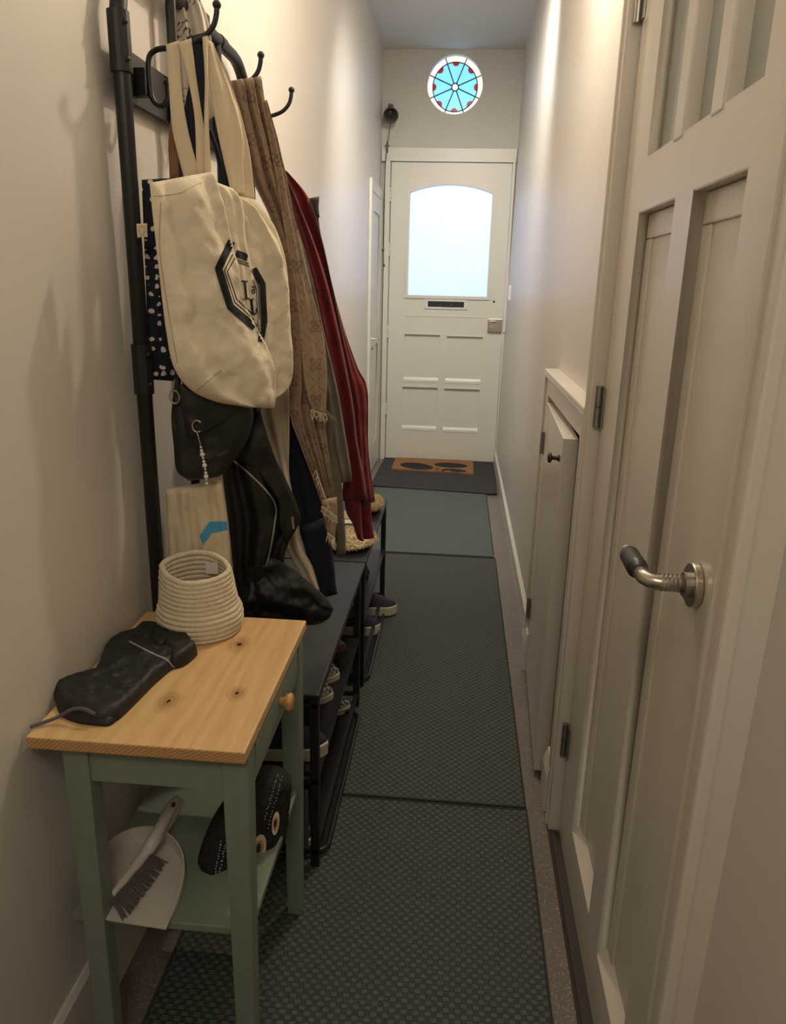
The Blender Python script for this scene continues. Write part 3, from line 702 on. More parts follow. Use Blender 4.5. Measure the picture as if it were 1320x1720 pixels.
bm = bmesh.new(); box(bm, XL+.001, XL+.004, 2.135, 2.165, 2.03, 2.10); tube(bm, [(XL+.003, 2.15, 2.03), (PX, 2.15, 2.03)], .012, 8); tube(bm, [(PX, 2.13, zt), (PX, 2.17, zt)], PR+.003, 12)
part('wall_bracket', bm, M['black'], rack)
for y in (1.620, 1.950, 2.280):
    hk = bmesh.new()
    tube(hk, [(-.592, y, 1.822), (-.592, y, 1.800), (-.602, y, 1.786), (-.615, y, 1.786), (-.626, y, 1.80), (-.629, y, 1.83), (-.627, y, 1.868), (-.612, y, 1.882), (-.585, y, 1.886), (-.545, y, 1.894), (-.515, y, 1.905), (-.497, y, 1.922), (-.490, y, 1.94), (-.488, y, 1.955)], .0052, 10, smooth=60)
    ball(hk, (-.488, y, 1.958), .0085); ball(hk, (-.592, y, 1.825), .0085)
    h = part('coat_hook', hk, M['black'], rack, smooth=True)
    part('hook_plate', B(PX-.012, PX+.012, y-.012, y+.012, 1.80, 1.85), M['black'], h, bevel=.002)
# ================================================================== SHOE BENCHES
def bench(name, y0, y1, label):
    t = thing(name, label, 'bench', (-.47, (y0+y1)/2, 0), 'black shoe benches standing end to end')
    bx0, bx1 = -.622, -.296; zt = .510
    part('bench_top', B(bx0, bx1, y0+.0, y1, zt-.018, zt), M['bboard'], t, bevel=.004)
    yn, yf = y0+.004, y1-.10 if y1 < 2.7 else y1-.02
    for x in (bx1-.024, bx0+.004):
        for y in (yn, yf-.024):
            part('leg', B(x, x+.022, y, y+.022, .004, zt-.018), M['black'], t, bevel=.002)
    bm = bmesh.new()
    for z in (zt-.04, .255, .045):
        box(bm, bx1-.020, bx1-.006, yn, yf, z, z+.012); box(bm, bx0+.006, bx0+.02, yn, yf, z, z+.012)
        box(bm, bx0+.02, bx1-.01, yn+.002, yn+.016, z, z+.012); box(bm, bx0+.02, bx1-.01, yf-.02, yf-.006, z, z+.012)
    part('rail', bm, M['black'], t)
    part('shelf', B(bx0+.01, bx1-.003, yn+.022, yf-.024, .268, .276), M['bboard'], t)
    return t
bench('shoe_bench', 1.60, 2.515, 'nearer black shoe bench, under the hanging leather jacket, behind the green legged table')
bench('shoe_bench', 2.523, 3.36, 'farther black shoe bench holding a fleece and letters, nearer the front door')
def tray(y0, y1, label):
    t = thing('shoe_tray', label, 'tray', (-.45, (y0+y1)/2, 0), 'black boot trays under the benches')
    x0, x1 = -.62, -.285
    part('tray_base', B(x0+.01, x1-.01, y0+.01, y1-.01, .008, .013), M['tray'], t)
    n = 6; r_ = .04; loop = []
    for cx, cy, a0 in ((x1-r_, y1-r_, 0), (x0+r_, y1-r_, 90), (x0+r_, y0+r_, 180), (x1-r_, y0+r_, 270)):
        for i in range(n+1):
            a = math.radians(a0+90*i/n); loop.append((cx+r_*math.cos(a), cy+r_*math.sin(a), .022))
    part('tray_rim', T(loop, .007, closed=True, seg=8), M['tray'], t, smooth=True)
tray(1.64, 2.33, 'black plastic tray on the floor under the nearer bench'); tray(2.56, 3.30, 'black plastic tray on the floor under the farther bench, below the navy sneakers')
# ================================================================== SHOES
def shoe(kind, upper, label, loc, rot, L_=.275, high=.075, solem=None, solet=.028, group=None, name='sneaker'):
    t = thing(name, label, 'shoe', (0, 0, 0), group)
    def sec(s):  # half width, centre y, top height
        w = .036+.012*math.sin(min(1, s*1.3)*math.pi*.8)
        w *= min(1, math.sqrt(max(0, 1-((s-.5)/.5)**6))+.02) if True else 1
        if s > .8: w *= max(.0004, 1-((s-.8)/.2)**2.6)**.5*.999+.001
        if s < .12: w *= math.sqrt(max(.0004, 1-((.12-s)/.12)**2))
        if s < .5: h = high - .012*math.sin(s/.5*math.pi)
        else: h = high + (.034-high)*min(1, (s-.5)/.38)**.9
        if s > .86: h -= .016*((s-.86)/.14)**2
        return w, h
    N, K = 30, 16; bm = bmesh.new(); rings = []
    for i in range(N+1):
        s = i/N; w, h = sec(s); x = s*L_; ring_ = []
        for k in range(K+1):
            a = math.pi*k/K; cw = math.copysign(abs(math.cos(a))**.6, math.cos(a)); sh = math.sin(a)**.75
            ring_.append(bm.verts.new((x, cw*w*(1-.15*math.sin(a)), solet*.7+h*sh)))
        rings.append(ring_)
    for a, b in zip(rings, rings[1:]):
        for k in range(K): bm.faces.new((a[k], a[k+1], b[k+1], b[k]))
        bm.faces.new((a[0], b[0], b[K], a[K]))
    bm.faces.new(rings[0]); bm.faces.new(rings[-1])
    part('upper', bm, upper, t, smooth=True)
    bm = bmesh.new(); up_, lo = [], []
    for i in range(41):
        s = i/40; w, _ = sec(s); up_.append((s*L_*1.02-.003, w+.004)); 
    out = up_ + [(x, -w) for x, w in reversed(up_)]
    prism(bm, [(x, y*.96, 0) for x, y in out], [(x, y, solet) for x, y in out])
    bmesh.ops.remove_doubles(bm, verts=bm.verts[:], dist=.0006)
    part('sole', bm, solem or M['sole'], t, bevel=.003)
    bm = bmesh.new(); ball(bm, (.085, 0, high+solet*.7-.004), .03, 2.1, .95, .25)
    part('lining', bm, M['shoein'], t, smooth=True)
    t.location = loc; t.rotation_euler = (0, 0, rot); return t
g = 'shoes on the benches'
def R(d): return math.radians(d)
s0 = shoe('s', M['navyshoe'], 'navy sneaker with thick cream sole, poking out farthest towards the front door', (-.505, 3.19, .014), R(2), group='navy sneakers under the far bench', solet=.042)
dup(s0, (-.56, 2.985, .014), 'navy sneaker with thick cream sole, the nearer of the pair under the far bench', R(0))
s1 = shoe('s', M['check'], 'black and white checkered shoe on the near bench shelf, closer to the table', (-.60, 1.98, .276), R(0), group='checkered shoes on the bench shelves', high=.07, solet=.022)
dup(s1, (-.60, 2.10, .276), 'black and white checkered shoe on the near bench shelf, beside the brown shoe', R(0))
dup(s1, (-.60, 2.70, .276), 'black and white checkered shoe on the far bench shelf', R(0))
dup(s1, (-.60, 2.35, .014), 'black and white checkered shoe low down between the two benches', R(0))
s2 = shoe('s', M['brownshoe'], 'dark brown leather shoe on the near bench shelf, at its far end', (-.60, 2.26, .276), R(0), solem=M['shoein'], name='leather_shoe')
shoe('s', M['navyshoe'], 'dark shoe with a pale rounded toe, nearest the table on the near bench shelf', (-.585, 1.70, .276), R(2), L_=.29, high=.06, solet=.036)
s3_ = shoe('s', M['brownshoe'], 'dark brown boot at the near end of the bench shelf behind the table leg', (-.60, 1.62+.06, .014), R(0), high=.16, solem=M['felt'], name='ankle_boot')
def boot(label, y, z, hgt=.17):
    t = thing('ankle_boot', label, 'boot', (0, 0, 0), 'black ankle boots on the far bench')
    bm = bmesh.new(); tube(bm, [(.07, 0, .03), (.07, 0, .09), (.065, 0, hgt)], [.045, .042, .046], 18); ball(bm, (.15, 0, .035), .045, 1.9, .95, .85, 3)
    part('shaft', bm, M['leather'], t, smooth=True)
    bm = bmesh.new(); box(bm, .02, .24, -.038, .038, 0, .018); part('sole', bm, M['shoein'], t, bevel=.008)
    t.location = (-.575, y, z); return t
boot('black boot on the far bench shelf, left of the pair', 2.86, .276); boot('black boot on the far bench shelf, right of the pair nearer the front door', 2.98, .276)
t = thing('storage_box', 'blue grey plastic box with round embossing under the near end of the bench', 'box', (-.47, 1.66, .014))
bm = bmesh.new(); box(bm, -.44, -.335, 1.632, 1.66, .015, .20); part('box_body', bm, M['boxgrey'], t, bevel=.006)
bm = bmesh.new()
for z in (.04, .09, .14, .18):
    for x in (-.42, -.38, -.348):
        bm = bmesh.new(); bmesh.ops.create_cone(bm, cap_ends=True, segments=16, radius1=.012, radius2=.008, depth=.006, matrix=Matrix.Translation((x, 1.631, z)) @ Matrix.Rotation(R(90), 4, 'X')); part('embossing', bm, M['boxgrey'], t)
# fleece, fluffy cushion, letters on the far bench
def fleece(name, label, cx, cy, rx, ry, rz, z):
    t = thing(name, label, 'fleece', (cx, cy, z), 'curly beige fleeces on the benches')
    bm = bmesh.new(); ball(bm, (cx, cy, z+rz*.9), 1, rx, ry, rz, 4)
    for v_ in bm.verts:
        if v_.co.z < z+.002: v_.co.z = z+.002
        n_ = math.sin(v_.co.x*180+v_.co.y*90)*math.sin(v_.co.y*170)*.006; v_.co.z += max(0, n_); v_.co.x += n_*.5
    part('hide', bm, M['fur'], t, smooth=True)
    bm = bmesh.new(); rnd = random.Random(3)
    for _ in range(1600):
        a = rnd.random()*6.283; c = rnd.random(); s = math.sqrt(1-c*c)
        p = Vector((cx+rx*s*math.cos(a), cy+ry*s*math.sin(a), z+rz*.9+rz*c*.95)); d_ = Vector((s*math.cos(a), s*math.sin(a), c)).normalized()
        e = Vector((rnd.uniform(-1, 1), rnd.uniform(-1, 1), rnd.uniform(-1, 1)))*.006
        tube(bm, [p, p+d_*.003+e*.5, p+d_*.0042+e, p+d_*.001+e*1.4], .0013, 3)
    o = part('wool_curls', bm, M['fur'], t); o['kind'] = 'stuff'
fleece('sheepskin', 'curly beige fleece on the bench seam, under the red jacket cuffs', -.385, 2.72, .105, .13, .018, .51)
fleece('sheepskin', 'small tuft of curly beige fleece beside the letters at the far end of the bench', -.335, 3.17, .03, .085, .03, .51)
t = thing('letter', 'white letter lying on the far bench beyond the red jacket', 'letter', (-.4, 3.1, .51), 'post on the far bench')
part('sheet', B(-.44, -.362, 2.95, 3.26, .511, .5135), M['paper'], t)
t = thing('letter', 'brown kraft envelope on the white letter on the far bench', 'letter', (-.42, 3.05, .514), 'post on the far bench')
part('sheet', B(-.46, -.372, 3.0, 3.12, .514, .517), M['kraft'], t)
# ================================================================== SIDE TABLE
tb = thing('side_table', 'small side table with pine top, drawer, lower shelf and sage green legs', 'table', (-.485, 1.26, 0))
tx0, tx1, ty0, ty1, tz = -.664, -.305, 1.010, 1.505, .750
tt = part('table_top', B(tx0, tx1, ty0, ty1, tz-.022, tz), [M['pine'], M['pineend']], tb, bevel=.003)
for p_ in tt.data.polygons:
    if abs(p_.normal.y) > .9: p_.material_index = 1
legs = ((tx0+.045, ty0+.022, 1, 1), (tx1-.002, ty0+.022, -1, 1), (tx0+.045, ty1-.025, 1, -1), (tx1-.002, ty1-.025, -1, -1))
for x, y, sx_, sy_ in legs:
    a, b = .044, .033
    bm = bmesh.new()
    sq = lambda w, z, ox=0: [(x+sx_*ox, y, z), (x+sx_*(w+ox), y, z), (x+sx_*(w+ox), y+sy_*w, z), (x+sx_*ox, y+sy_*w, z)]
    top_, mid, bot_ = sq(a, tz-.022), sq(a, .60), sq(b, .0, .006)
    prism(bm, bot_, top_)
    part('leg', bm, M['green'], tb, bevel=.002)
lx0, lx1 = tx0+.05, tx1-.006
ap = part('end_apron', B(tx0+.085, tx1-.042, ty0+.028, ty0+.044, .655, tz-.022), M['green'], tb, bevel=.001)
part('end_apron', B(tx0+.085, tx1-.042, ty1-.05, ty1-.034, .655, tz-.022), M['green'], tb)
part('back_apron', B(tx0+.05, tx0+.064, ty0+.06, ty1-.06, .655, tz-.022), M['green'], tb)
part('drawer_rail', B(tx1-.03, tx1-.008, ty0+.064, ty1-.067, .640, .653), M['green'], tb)
dr = part('drawer', B(tx1-.026, tx1-.006, ty0+.068, ty1-.071, .656, .724), M['green'], tb, bevel=.002)
part('drawer_edge', B(tx1-.0065, tx1-.003, ty0+.080, ty1-.083, .666, .716), M['green'], dr, bevel=.001)
bm = bmesh.new(); lathe(bm, [(0, .009), (.008, .008), (.014, .016), (.022, .018), (.026, .013)], (tx1-.004, 1.262, .692), (1, 0, 0), 24); part('drawer_knob', bm, M['cork'], dr, smooth=True)
SZ = .362
part('lower_shelf', B(tx0+.018, tx1-.012, ty0+.040, ty1-.04, SZ-.016, SZ), M['green'], tb, bevel=.002)
# ---- rope basket
bx, by = -.517, 1.437
t = thing('rope_basket', 'cream coiled rope basket standing on the pine table top', 'basket', (bx, by, tz))
bm = bmesh.new(); NR = 14; hgt = .142
for i in range(NR):
    f = i/(NR-1); r_ = .0800+.006*math.sin(min(1, f*2.2)*math.pi)-.017*f**1.6; loop = []
    for k in range(56):
        a = 2*math.pi*k/56; zz = .006+f*(hgt-.012) + f*f*(.010*math.cos(a-2.2))
        sq_ = 1+f*f*.08*math.cos(2*(a-.1))
        loop.append((bx+r_*sq_*math.cos(a)-f*.006+.0006*math.sin(9*a+i), by+r_*(2-sq_)*math.sin(a), tz+zz))
    tube(bm, loop, .0062, 8, closed=True)
part('coiled_wall', bm, M['rope'], t, smooth=True)
bm = bmesh.new()
for k in range(12): tube(bm, [(bx+(.006+k*.0065)*math.cos(a), by+(.006+k*.0065)*math.sin(a), tz+.006) for a in [2*math.pi*j/32 for j in range(32)]], .005, 6, closed=True)
part('coiled_base', bm, M['rope'], t, smooth=True)
bm = bmesh.new(); prism(bm, [(bx+.0, by+.047, tz+.105), (bx+.028, by+.043, tz+.108), (bx+.028, by+.042, tz+.134), (bx+.0, by+.046, tz+.131)], [(bx+.0, by+.046, tz+.105), (bx+.028, by+.042, tz+.108), (bx+.028, by+.041, tz+.134), (bx+.0, by+.045, tz+.131)])
part('care_tag', bm, M['paper'], t)
# ---- gloves
t = thing('winter_glove', 'black padded winter glove with grey piping lying on the table', 'glove', (-.58, 1.2, tz), 'pair of black winter gloves')
bm = bmesh.new()
puff(bm, [(86, 1163), (120, 1147), (158, 1136), (170, 1110), (182, 1086), (215, 1072), (250, 1064), (300, 1075), (322, 1096), (308, 1112), (290, 1124), (262, 1148), (240, 1170), (213, 1197), (192, 1213), (150, 1217), (105, 1198)], tz+.001, .024, .016, wr=.003)
for poly in ([(225, 1072), (238, 1062), (262, 1061), (272, 1068), (255, 1090), (232, 1090)], [(255, 1072), (272, 1063), (296, 1068), (300, 1076), (278, 1098), (255, 1095)], [(275, 1083), (296, 1073), (318, 1080), (322, 1088), (300, 1108), (275, 1102)], [(286, 1102), (306, 1086), (328, 1093), (331, 1101), (308, 1120), (285, 1122)]):
    puff(bm, poly, tz+.001, .029, .012, smooth=24, step=6, wr=.001)
gb = part('glove_body', bm, M['glove'], t, smooth=True); tr = bvh(gb)
bm = bmesh.new(); stroke(bm, tr, [(217, 1077), (238, 1088), (262, 1100), (280, 1108), (293, 1123)], 2.6, .0015, n=30)
part('grey_piping', bm, simple('grey_reflective_piping', (.28, .29, .30), .5), t)
bm = bmesh.new()
for k in range(6): stroke(bm, tr, [(168+k*2, 1140-k*3), (195+k*5, 1152+k), (215+k*3, 1165-k*2)], 1.3, .0008, n=14)
part('elastic_gather', bm, M['bagleather'], t)
t = thing('winter_glove', 'lower glove of the black pair, its grey wrist loop trailing on the table', 'glove', (-.60, 1.12, tz), 'pair of black winter gloves')
bm = bmesh.new(); puff(bm, [(92, 1172), (130, 1150), (200, 1160), (212, 1185), (190, 1217), (165, 1220), (125, 1214), (100, 1200)], tz, .014, .015)
part('glove_body', bm, M['glove'], t, smooth=True)
q0 = [on(50, 1221, 'z', tz+.004), on(72, 1214, 'z', tz+.006), on(100, 1203, 'z', tz+.012), on(120, 1192, 'z', tz+.022), on(140, 1191, 'z', tz+.026), on(160, 1200, 'z', tz+.02)]
part('wrist_loop', T(q0, .0032, smooth=24, seg=6), simple('grey_webbing', (.10, .10, .105), .8), t)
# ---- dustpan and brush on the lower shelf
t = thing('dustpan', 'off white dustpan lying on the lower shelf of the table', 'dustpan', (-.57, 1.2, SZ))
def sp(px, py, dz=0): p = on(px, py, 'z', SZ+dz); return p
rim = [(173, 1545), (172, 1490), (172, 1450), (195, 1425), (225, 1412), (262, 1410), (290, 1425), (307, 1448), (311, 1480), (300, 1520), (279, 1562)]
rc = catmull([(a, b, 0) for a, b in rim], 40)
bm = bmesh.new(); base = [sp(p.x, p.y, .002) for p in rc]
prism(bm, base, [b + Vector((0, 0, .003)) for b in base])
part('pan_floor', bm, M['white'], t)
bm = bmesh.new(); prev = None
for i, p in enumerate(rc):
    f = i/39; h_ = .002+.030*math.sin(f*math.pi)**.8; o_ = base[i]; q_ = [bm.verts.new(o_+Vector((0, 0, z_))) for z_ in (0, h_)]
    c_ = sum(base, Vector())/40; inn = (c_-o_).normalized()*.003; q_ += [bm.verts.new(o_+inn+Vector((0, 0, h_))), bm.verts.new(o_+inn)]
    if prev:
        for k in range(4): bm.faces.new((prev[k], prev[(k+1) % 4], q_[(k+1) % 4], q_[k]))
    prev = q_
part('pan_rim', bm, M['white'], t)
part('pan_handle', T([sp(262, 1412, .02), sp(282, 1385, .03), sp(296, 1358, .034), sp(303, 1345, .034)], [.012, .009, .010, .009], smooth=14), M['white'], t, smooth=True)
t = thing('hand_brush', 'off white hand brush with grey bristles resting in the dustpan', 'brush', (-.57, 1.2, SZ+.02))
bm = bmesh.new(); H_ = [sp(188, 1503, .026), sp(215, 1470, .030), sp(240, 1438, .036), sp(256, 1415, .052), sp(272, 1385, .062), sp(288, 1355, .064), sp(297, 1343, .062)]
tube(bm, H_, [.006, .008, .010, .013, .011, .012, .010], 14, smooth=30)
part('brush_handle', bm, M['white'], t, smooth=True)
part('hanging_hole', T([sp(292, 1350, .0745), sp(290, 1354, .0750)], .004), M['groove'], t)
bm = bmesh.new()
for i in range(16):
    f = i/15; a0 = H_[0].lerp(H_[2]*.9+H_[3]*.1, f) + Vector((0, 0, -.004)); e_ = sp(215+f*60, 1538-f*84, .010)
    for k in range(7):
        o_ = Vector((random.uniform(-.004, .004), random.uniform(-.003, .003), random.uniform(-.002, .003)))
        w_ = (k-3)*.0022; d_ = (H_[2]-H_[0]).normalized()
        tube(bm, [a0+d_*w_, a0.lerp(e_, .5)+d_*w_*1.2+o_*.5+Vector((0, 0, .004)), e_+d_*w_*1.6+o_], [.0016, .0014, .0009], 4)
o = part('bristles', bm, M['bristle'], t); o['kind'] = 'stuff'
# ---- black crocheted owl bag
ow = thing('crochet_bag', 'black crocheted bag with two round owl eyes on the lower shelf of the table', 'bag', (-.39, 1.27, SZ))
pl = hplane(-.40, 1.24, 52)
bm = SH([(440, 1300), (395, 1340), (362, 1385), (340, 1440), (340, 1470), (358, 1494), (385, 1502)], [(470, 1288), (482, 1300), (480, 1350), (474, 1395), (462, 1440), (435, 1475), (400, 1500)], pl, .045, .05, ((3, .003),), seed=2)
ob = part('crochet_body', bm, M['crochet'], ow, smooth=True); tr = bvh(ob)
for (cx, cy, rx, ry, a) in ((435, 1425, 11.5, 24, .22), (463, 1383, 6, 20, .12)):
    e = bmesh.new(); patch(e, tr, E(cx, cy, rx, ry, a), .003); eo = part('eye', e, M['felt'], ow)
    e = bmesh.new(); patch(e, tr, E(cx, cy+1, rx*.62, ry*.62, a), .005); part('iris', e, M['gold'], eo)
    e = bmesh.new(); patch(e, tr, E(cx-1, cy, rx*.34, ry*.34, a), .007); part('pupil', e, M['pupil'], eo)
bm = bmesh.new()
for i in range(16):
    f = i/15
    for (x, y) in ((467-22*f, 1300+75*f), (474-24*f, 1305+85*f), (372-12*f, 1412+65*f), (378-12*f, 1420+60*f)):
        bm = bmesh.new(); ball(bm, hit(tr, x+random.uniform(-1, 1), y+random.uniform(-1.5, 1.5), .0015), .0012, sub=1); part('bead', bm, M['bead'], ow)
# ================================================================== HANGING THINGS
def hang(name, label, cat, loc, group=None): return thing(name, label, cat, loc, group)
# navy printed shopper
t = hang('printed_tote_bag', 'navy cloth bag with white animal print, behind the emblem tote next to the rack post', 'bag', (-.60, 1.50, 1.6))
pb = part('bag_body', SH([(238, 302), (241, 380), (245, 480), (247, 550), (243, 600), (240, 636)], [(312, 298), (318, 380), (318, 480), (315, 560), (305, 620), (290, 640)], hplane(-.56, 1.60, 30), .010, .012, ((2, .003), (4, .0015)), capfade=.03, crum=.002), M['print'], t, smooth=True)
lb = part('maker_label', SH([(229, 376), (230, 388), (231, 399)], [(247, 375), (247, 388), (248, 398)], hplane(-.585, 1.49, 30), .001, .001, (), cols=6, rows=8, crum=0), M['felt'], t)
bm = bmesh.new(); stroke(bm, bvh(lb), [(p_[0], p_[1]) for p_ in E(238, 387, 4.5, 7.5)], 1.2, .001); part('printed_crest', bm, M['gold'], lb)
for i, (L_, R_) in enumerate(((((314, 62), (317, 150), (320, 220), (330, 296)), ((346, 54), (346, 120), (347, 200), (354, 292))), (((322, 120), (309, 190), (312, 250), (318, 300)), ((336, 120), (328, 200), (330, 250), (338, 300))), (((350, 220), (362, 260), (372, 310)), ((356, 215), (374, 262), (386, 315))))):
    part('strap', SH(L_, R_, hplane(-.52, 1.632+i*.01, 25), .003, .003, ((1, .002),), cols=10, capfade=.02, crum=.001), M['navystrap'], t, smooth=True)
# emblem tote
TP = hplane(-.51, 1.535, 50)
em = hang('tote_bag', 'big cream canvas tote with a black octagon emblem, front of the bags on the rack', 'bag', (-.50, 1.55, 1.87), 'canvas tote bags on the rack')
bm = SH([(239, 309), (244, 360), (252, 430), (260, 500), (268, 560), (280, 615), (308, 652), (350, 672), (400, 681)], [(343, 290), (356, 340), (372, 400), (388, 465), (398, 510), (416, 548), (436, 582), (446, 625), (449, 655), (447, 683)], TP, .026, .006, ((2, .006), (3, .003)), rows=80, cols=56, seed=4, push=.028, capfade=.07, edge=.35, crum=.005)
sheet(bm, [(330, 294), (345, 350), (358, 420), (370, 480), (384, 540), (405, 600)], [(392, 317), (408, 345), (413, 400), (423, 450), (431, 500), (437, 560), (440, 600)], TP, .012, .006, ((1, .003), (3, .002)), rows=60, cols=30, seed=19, push=-.002, capfade=.05, edge=.4, crum=.003)
sheet(bm, [(375, 316), (385, 400), (395, 520), (405, 620), (425, 660), (440, 681)], [(428, 333), (452, 360), (480, 405), (497, 470), (502, 560), (500, 648), (452, 683)], TP, .018, .03, ((2, .005), (3, .002)), rows=80, cols=44, seed=9, push=-.034, capfade=.07, edge=.4, crum=.005)
eb = part('bag_body', bm, M['canvas'], em, smooth=True); tr = bvh(eb)
bm = bmesh.new()
stroke(bm, tr, [(389, 405), (367, 451), (387, 515), (428, 550)], 12.5, .002)
stroke(bm, tr, [(391, 427), (377, 455), (395, 508), (427, 537)], 1.6, .002); stroke(bm, tr, [(395, 433), (382, 456), (398, 503), (427, 530)], 1.6, .002)
stroke(bm, tr, [(396, 425), (416, 433)], 12, .003); stroke(bm, tr, [(399, 437), (417, 443)], 1.6, .003); stroke(bm, tr, [(401, 441), (418, 447)], 1.6, .003)
stroke(bm, tr, [(426, 451), (441, 477), (444, 540), (438, 574)], 10.5, .003)
stroke(bm, tr, [(427, 462), (434, 480), (437, 538), (433, 560)], 1.5, .003); stroke(bm, tr, [(425, 470), (430, 484), (434, 536), (431, 552)], 1.5, .003)
# letters: I, a, L
stroke(bm, tr, [(411, 473), (414, 501)], 4, .003); stroke(bm, tr, [(405, 472), (416, 473)], 2.4, .003); stroke(bm, tr, [(409, 503), (419, 501)], 2.4, .003)
stroke(bm, tr, [(423, 482), (427, 481), (428, 493)], 2, .003); stroke(bm, tr, [(428, 486), (423, 488), (424, 493), (428, 492)], 1.8, .003)
stroke(bm, tr, [(422, 503), (424.5, 526)], 4, .003); stroke(bm, tr, [(418, 504), (426, 502)], 2, .003); stroke(bm, tr, [(421, 527), (430, 527), (431, 518)], 2.4, .003)
part('octagon_emblem', bm, M['ink'], em)
for k_, pts_ in enumerate(([(249, 331), (300, 325), (322, 314), (340, 306)], [(270, 340), (268, 420), (282, 520), (298, 610)], [(330, 657), (350, 640), (372, 622)])):
    bm = bmesh.new(); stroke(bm, tr, pts_, 1.3, .001, n=24); part('seam', bm, M['seamc'], em)
for L_, R_, y_, x_ in ((((279, 75), (284, 150), (290, 220), (310, 303)), ((301, 68), (305, 150), (316, 220), (337, 300)), 1.60, -.55), (((299, 72), (315, 130), (327, 200), (330, 294)), ((321, 64), (331, 140), (345, 230), (355, 294)), 1.595, -.55), (((340, 62), (344, 130), (343, 200), (343, 294)), ((349, 60), (350, 130), (350, 200), (355, 294)), 1.60, -.53)):
    part('handle', SH(L_, R_, hplane(x_, y_, 32), .0025, .0025, ((1, .001),), cols=10, capfade=.02, crum=.001), M['strap'], em, smooth=True)
# plain tote behind it
t = hang('tote_bag', 'plain cream tote mostly hidden behind the emblem tote, wide handles showing', 'bag', (-.46, 1.62, 1.87), 'canvas tote bags on the rack')
part('bag_body', SH([(350, 318), (370, 420), (390, 560), (430, 660)], [(430, 336), (466, 392), (484, 480), (478, 640)], hplane(-.43, 1.70, 50), .008, .012, ((2, .003),), seed=5), M['canvas2'], t, smooth=True)
for L_, R_, y_ in ((((344, 66), (352, 140), (366, 225), (388, 322)), ((358, 72), (384, 150), (404, 225), (410, 325)), 1.63), (((352, 78), (378, 160), (396, 230), (400, 330)), ((362, 84), (396, 165), (418, 250), (428, 336)), 1.65)):
    part('handle', SH(L_, R_, hplane(-.50, y_, 35), .003, .003, ((1, .003),), cols=14, capfade=.02, crum=.0015), M['strap'], t, smooth=True)
# tan strap bag glimpse
t = hang('leather_belt', 'brown leather strap hanging against the rack upright behind the canvas handles', 'strap', (-.62, 1.70, 1.8))
part('strap_band', SH([(287, 190), (283, 240), (285, 300)], [(293, 190), (298, 240), (300, 300)], hplane(-.60, 1.68, 10), .003, .003, ((1, .001),), cols=8, rows=16), M['tan'], t, smooth=True)
# pale floral cloth over the top rail
t = hang('floral_cloth', 'pale cloth with dark line flowers thrown over the top rail of the rack', 'cloth', (-.62, 1.95, 2.0))
part('cloth_fall', SH([(285, -30), (293, 50), (298, 130), (306, 240)], [(318, -30), (345, 20), (358, 90), (366, 190)], hplane(-.60, 1.90, 30), .02, .015, ((2, .008), (4, .004)), seed=6), M['floral'], t, smooth=True)
# black handbag
bb = hang('handbag', 'small black leather shoulder bag with a beaded charm, below the totes', 'bag', (-.55, 1.53, 1.15))
hb = part('bag_body', SH([(292, 655), (288, 700), (292, 750), (297, 790), (316, 807)], [(402, 650), (425, 690), (418, 730), (395, 768), (368, 800)], hplane(-.50, 1.57, 38), .032, .03, ((1, .003),), seed=1), M['bagleather'], bb, smooth=True); tr = bvh(hb)
part('flap', SH([(300, 645), (306, 690), (318, 738)], [(400, 645), (395, 690), (372, 712)], hplane(-.50, 1.53, 38), .012, .004, ((1, .001),)), M['bagleather'], bb, smooth=True)
rp = hit(tr, 293, 667, .02)
part('strap', SH([(292, 610), (294, 640), (290, 690), (291, 738)], [(305, 610), (304, 640), (302, 690), (303, 738)], hplane(-.58, 1.50, 30), .004, .004, (), cols=8), M['bagleather'], bb)
part('metal_ring', T([rp + Vector((.011*math.cos(a), -.002*math.cos(a), .013*math.sin(a))) for a in [6.283*i/24 for i in range(24)]], .0018, closed=True, seg=6), M['chrome'], bb)
bm = bmesh.new()  # lettering G U C C I
for pts_ in ([(369, 761), (366, 761), (365.5, 766), (368.5, 767), (369, 764), (367.5, 764)], [(370.5, 760), (370.5, 765), (373, 765), (373, 759)], [(377, 758), (374.5, 759), (374.5, 764), (377, 763.5)], [(381, 757), (378.5, 757.5), (378.5, 762.5), (381, 762)], [(383, 755.5), (383, 761)]):
    stroke(bm, tr, pts_, 1.0, .013)
part('stamped_lettering', bm, simple('dull_stamped_foil', (.10, .085, .06), .4), bb)
ch = hang('bag_charm', 'beaded silver charm hanging on a clip from the black handbag', 'charm', hit(tr, 335, 730, .03))
bm = bmesh.new(); c0_ = hit(tr, 331, 716, .03)
tube(bm, [c0_ + Vector((.010*math.cos(a), 0, .012*math.sin(a))) for a in [6.283*i/20*.8+.6 for i in range(20)]], .0018, 6)
pc = [onp(*p, Vector((0, c0_.y-.005, 0)), Vector((0, 1, 0))) for p in ((331, 727), (336, 745), (340, 765), (345, 790), (347, 812))]
tube(bm, pc, .0012, 6, smooth=20); part('clip_chain', bm, M['chrome'], ch, smooth=True)
for i, p in enumerate(catmull(pc, 15)[4:]):
    bm = bmesh.new(); ball(bm, p, (.0025, .0034, .005)[i % 3], sub=2); part('bead', bm, M['bead'], ch, smooth=True)
# dark bag bottom between totes and jacket
t = hang('rucksack', 'black nylon bag squeezed behind the totes, above the handbag', 'bag', (-.50, 1.66, 1.3))
part('bag_body', SH([(300, 560), (305, 640), (330, 700)], [(440, 560), (445, 640), (432, 720)], hplane(-.50, 1.70, 25), .02, .04, ((2, .004),)), M['blackcloth'], t, smooth=True)
